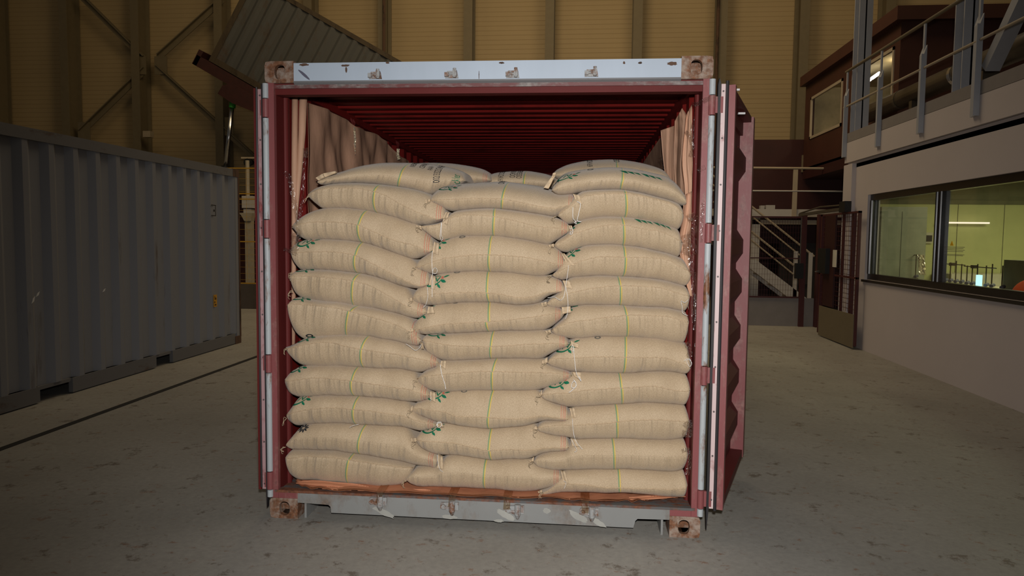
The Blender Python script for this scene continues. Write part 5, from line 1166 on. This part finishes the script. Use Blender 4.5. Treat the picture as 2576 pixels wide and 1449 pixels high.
# dark red cabin beyond the upper floor
XB = 7.15; ca = thing('office_cabin', 'dark brown red office cabin with lit sliding windows on the upper floor', 'cabin', (8.5, 12, 3.37))
wins = [(11.94, 14.04, 4.06, 5.04), (9.45, 10.75, 4.05, 5.04)]
m = MB(); y0_, y1_ = 9.24, 14.5
m.box(XB, XB+.08, y0_, y1_, 3.37, 4.06); m.box(XB, XB+.08, y0_, y1_, 5.04, 5.40)
edges = [y0_, 9.45, 10.75, 11.94, 14.04, y1_]
for a, b2 in ((edges[0], edges[1]), (edges[2], edges[3]), (edges[4], edges[5])): m.box(XB, XB+.08, a, b2, 4.06, 5.04)
m.box(XB+.08, 11, y0_, y0_+.08, 3.37, 5.40); m.box(XB+.08, 11, y1_-.08, y1_, 3.37, 5.40); m.box(XB, 11, y0_, y1_, 3.37, 3.42)
build(m, 'cabin_wall', 'cabin_red', ca)
build(MB().box(XB-.12, 11, y0_-.12, y1_+.08, 5.40, 5.63), 'roof_fascia', 'cabin_red', ca)
build(MB().box(10.9, 10.95, y0_+.1, y1_-.1, 3.45, 5.38).box(XB+.1, 10.9, y0_+.1, y1_-.1, 5.34, 5.38).box(XB+.1, 10.9, y1_-.15, y1_-.1, 3.45, 5.34), 'inner_lining', 'cabin_inside', ca)
for a, b2, z0, z1 in wins:
    fr = build(MB().box(XB-.02, XB+.02, a, b2, z0, z0+.06).box(XB-.02, XB+.02, a, b2, z1-.06, z1).box(XB-.02, XB+.02, a, a+.06, z0, z1).box(XB-.02, XB+.02, b2-.06, b2, z0, z1), 'window_frame', 'cream_rail', ca)
    mid = (a+b2)/2; build(MB().box(XB, XB+.03, mid-.03, mid+.03, z0+.06, z1-.06), 'sash_bar', 'duct', fr)
    build(MB().box(XB+.03, XB+.036, a+.06, b2-.06, z0+.06, z1-.06), 'pane', 'window_glass', fr)
for k, (yy, lab) in enumerate(((11.5, 'tube lamp hanging inside the cabin'),)):
    t = thing('tube_lamp', 'lit white tube lamp inside the cabin seen through its nearer window', 'lamp', (8.0, yy, 4.9))
    c0, c1 = U(2172, 212, 0, 7.9), U(2212, 184, 0, 7.9)
    build(MB().tube([c0, c0+(c1-c0)*.45], 0.035, 8).tube([c0+(c1-c0)*.55, c1], 0.035, 8), 'tubes', 'tube_light', t)
t = thing('floor_below_cabin', 'support deck carrying the cabin', 'deck', (9, 11.5, 3.2)); build(MB().box(XB, 12, 8.35, 14.5, 3.15, 3.365), 'deck', 'dark_red', t)

# lower red wall, deck, stairs
solo(MB().box(3.5, 12, 14.56, 14.7, 0, 4.13), 'partition_wall', 'dark_red', 'large dark red partition wall behind the platform and the stairs', 'partition', (6, 14.6, 0))
a = U(2017, 433, 1, 14.5); b2 = U(2060, 390, 1, 14.5)
solo(MB().box(a[0], b2[0], 14.50, 14.56, a[2], b2[2]), 'wall_cabinet', 'steel_beam', 'small beige square panel on the dark red partition', 'panel', tuple((a+b2)/2))
dk = thing('platform', 'raised white edged platform above the stairs', 'platform', (6, 13.6, 2.2))
build(MB().box(3.5, 7.75, 13.0, 13.04, 2.19, 2.36), 'fascia', 'white_rail', dk); build(MB().box(3.5, 7.75, 13.04, 14.5, 2.26, 2.32), 'deck', 'panel_gray', dk)
build(MB().box(3.5, 7.75, 13.1, 13.2, 2.02, 2.12), 'under_beam', 'cream_rail', dk)
for x in (5.75, 3.7): build(MB().box(x-.09, x+.09, 13.1, 13.25, 0, 2.2), 'support_post', 'white_rail', dk)
pr_ = thing('platform_railing', 'cream railing with two rails along the platform edge', 'railing', (6, 13.0, 2.36))
build(MB().tube([(3.5, 12.98, 3.30), (7.70, 12.98, 3.27)], 0.025, 8), 'handrail', 'cream_rail', pr_); build(MB().tube([(3.5, 12.98, 2.775), (7.65, 12.98, 2.765)], 0.018, 8), 'middle_rail', 'white_rail', pr_)
for x in (6.55, 4.4): build(MB().box(x-.05, x+.05, 12.97, 13.0, 2.2, 3.28), 'post', 'cream_rail', pr_)
for px, w in ((1945, .10), (1930, .08)):
    pass
bx = thing('control_box', 'pair of small white boxes on the platform edge', 'box', tuple(U(1943, 525, 1, 13.1)))
a = U(1927, 529, 1, 13.1); b2 = U(1950, 516, 1, 13.1); build(MB().box(a[0], b2[0], 13.1, 13.25, 2.325, b2[2]), 'housing', 'white_rail', bx)
a = U(1913, 529, 1, 13.12); b2 = U(1923, 517, 1, 13.12); build(MB().box(a[0], b2[0], 13.12, 13.25, 2.325, b2[2]), 'housing', 'white_rail', bx)
a = U(2120, 502, 1, 12.4); 
sr = thing('stairs', 'white steel stairs descending from the platform behind the mesh fence', 'stairs', (5.8, 12, 0))
sA, sB = U(1868, 645, 1, 12.0), U(2004, 748, 1, 12.0); sd = (sB-sA)/np.linalg.norm(sB-sA); s0, s1 = sA-sd*1.6, sA+sd*(sA[2]/abs(sd[2])-.1)
for y in (12.0, 12.85): build(MB().bar((s0[0], y, s0[2]), (s1[0], y, s1[2]), 0.04, 0.22), 'stringer', 'white_rail', sr)
n_ = 9
for k in range(n_):
    q = s0+(s1-s0)*(k+.6)/n_; build(MB().box(q[0]-.13, q[0]+.13, 12.03, 12.83, q[2]-.0, q[2]+.04), 'tread', 'cream_rail', sr)
hr = thing('stair_railing', 'pale double handrail running down both sides of the stairs', 'railing', (5.8, 12, 1))
def seg(a, b2, y, r, nm_):
    p1, p2 = U(*a, 1, y), U(*b2, 1, y); d = p2-p1; build(MB().tube([p1-d*.6, p2], r, 8), nm_, 'cream_rail', hr)
seg((1870, 567), (1996, 667), 11.98, .022, 'handrail'); seg((1870, 588), (1996, 690), 11.98, .016, 'middle_rail')
seg((1870, 503), (2048, 645), 12.86, .024, 'handrail'); seg((1870, 527), (2013, 643), 12.86, .018, 'middle_rail')
for px, py0, py1, y in ((1999, 632, 745, 11.98), (2036, 636, 750, 12.6)):
    a = U(px, py1, 1, y); b2 = U(px, py0, 1, y); build(MB().box(a[0]-.04, a[0]+.04, y, y+.04, 0, b2[2]), 'newel_post', 'white_rail', hr)
plain('machine_dark', (0.02, 0.016, 0.014), 0.6)
for x0_, x1_, z1_, lab in ((3.8, 5.0, 1.9, 'dark machine block under the platform next to the support post'), (6.4, 7.4, 1.6, 'dark machine block under the platform beyond the stair foot')):
    solo(MB().box(x0_, x1_, 13.5, 14.4, 0, z1_).box(x0_+.2, x1_-.3, 13.45, 13.5, z1_*.4, z1_*.7), 'machine_block', 'machine_dark', lab, 'machine', ((x0_+x1_)/2, 14, 0))

# mesh fence and gate in front of the stairs
solo(MB().box(4.0, 6.01, 10.36, 10.41, 0, 0.545).box(6.06, 6.24, 10.38, 10.42, 0, .545), 'kick_panel', 'panel_gray', 'low grey panel at the foot of the dark red mesh fence', 'panel', (5, 10.38, 0))
plain('fence_red', (0.06, 0.013, 0.013), 0.5)
mf = thing('mesh_fence', 'dark red wire mesh fence with posts in front of the stairs', 'fence', (5.2, 10.36, 0))
build(MB().box(4.0, 5.95, 10.34, 10.37, 2.08, 2.11).box(4.0, 5.95, 10.34, 10.37, .545, .575).box(4.0, 5.95, 10.345, 10.365, 1.30, 1.32), 'rail', 'fence_red', mf)
m = MB()
for x in np.arange(4.0, 5.95, 0.05): m.box(x-.0016, x+.0016, 10.352, 10.355, .56, 2.1)
for z_ in np.arange(0.6, 2.1, 0.10): m.box(4.0, 5.95, 10.355, 10.358, z_-.0016, z_+.0016)
build(m, 'wire_mesh', 'fence_red', mf)
build(MB().box(5.95, 6.04, 10.30, 10.38, 0, 2.15), 'fence_post', 'fence_red', mf)
build(MB().box(6.24, 6.36, 10.25, 10.38, 0, 2.15), 'fence_post', 'fence_red', mf)
lk = thing('lock_box', 'black lock box with chrome rod on the fence post', 'lock', (5.93, 10.28, 1.0))
build(MB().box(5.83, 5.97, 10.18, 10.29, 0.93, 1.22), 'housing', 'black', lk); build(MB().tube([(5.92, 10.25, 1.2), (5.92, 10.25, 2.1)], 0.012, 6), 'rod', 'chrome', lk)
XG = 5.93; g = thing('mesh_gate', 'open dark red mesh gate with beige kick plate beside the white wall', 'gate', (XG, 8.2, 0.1))
ya, yb = 7.38, 9.1
build(MB().box(XG-.02, XG+.02, ya, ya+.035, 0.05, 2.10).box(XG-.02, XG+.02, yb-.06, yb, .05, 2.10).box(XG-.02, XG+.02, ya, yb, 2.07, 2.10).box(XG-.02, XG+.02, ya, yb, 1.07, 1.10), 'gate_frame', 'fence_red', g)
m = MB()
for z_ in np.arange(.6, 2.07, .075): m.box(XG-.002, XG+.002, ya, yb, z_-.003, z_+.003)
for y in np.arange(ya, yb, .09): m.box(XG-.002, XG+.002, y-.002, y+.002, .55, 2.07)
build(m, 'wire_mesh', 'fence_red', g)
build(MB().box(XG-.03, XG-.015, ya+.02, yb-.1, 0.02, 0.53), 'kick_plate', 'steel_beam', g)['label'] = 'beige kick plate'
build(MB().box(XG-.03, XG+.0, 8.35, 8.85, .55, 2.07), 'solid_panel', 'dark_red', g)
build(MB().box(XG-.10, XG-.03, 8.55, 8.95, 1.10, 1.52), 'lock_cover', 'black', g)
build(MB().box(XG-.036, XG-.031, 8.22, 8.40, 1.22, 1.50), 'notice', 'paper_white', g)['label'] = 'white paper notice'
build(MB().tube([(XG-.06, 8.9, 1.12), (XG-.12, 8.9, 1.12), (XG-.12, 8.98, 1.12)], 0.014, 8), 'handle', 'chrome', g)
gp = thing('gate_post', 'pair of dark red gate guide posts against the white wall', 'post', (6.0, 7.9, 0))
for yy in (7.75, 8.15): build(MB().box(5.955, 6.0, yy-.04, yy+.04, 0, 2.1), 'post', 'fence_red', gp)
ar = thing('gate_closer', 'long grey gate closer arm above the gate with a black motor', 'gate closer', (5.95, 9.5, 2.14))
A_, B_ = U(2012, 541, 1, 10.3), np.array((5.93, 8.1, 2.16))
build(MB().bar(A_, B_, 0.05, 0.05), 'arm', 'duct', ar); build(MB().box(5.86, 5.96, 7.85, 8.1, 2.10, 2.27), 'motor', 'black', ar)
build(MB().tube([A_+np.array((0, 0, .03)), (A_+B_)/2+np.array((0, 0, .09)), B_+np.array((0, 0, .06))], 0.015, 6), 'link', 'duct', ar)
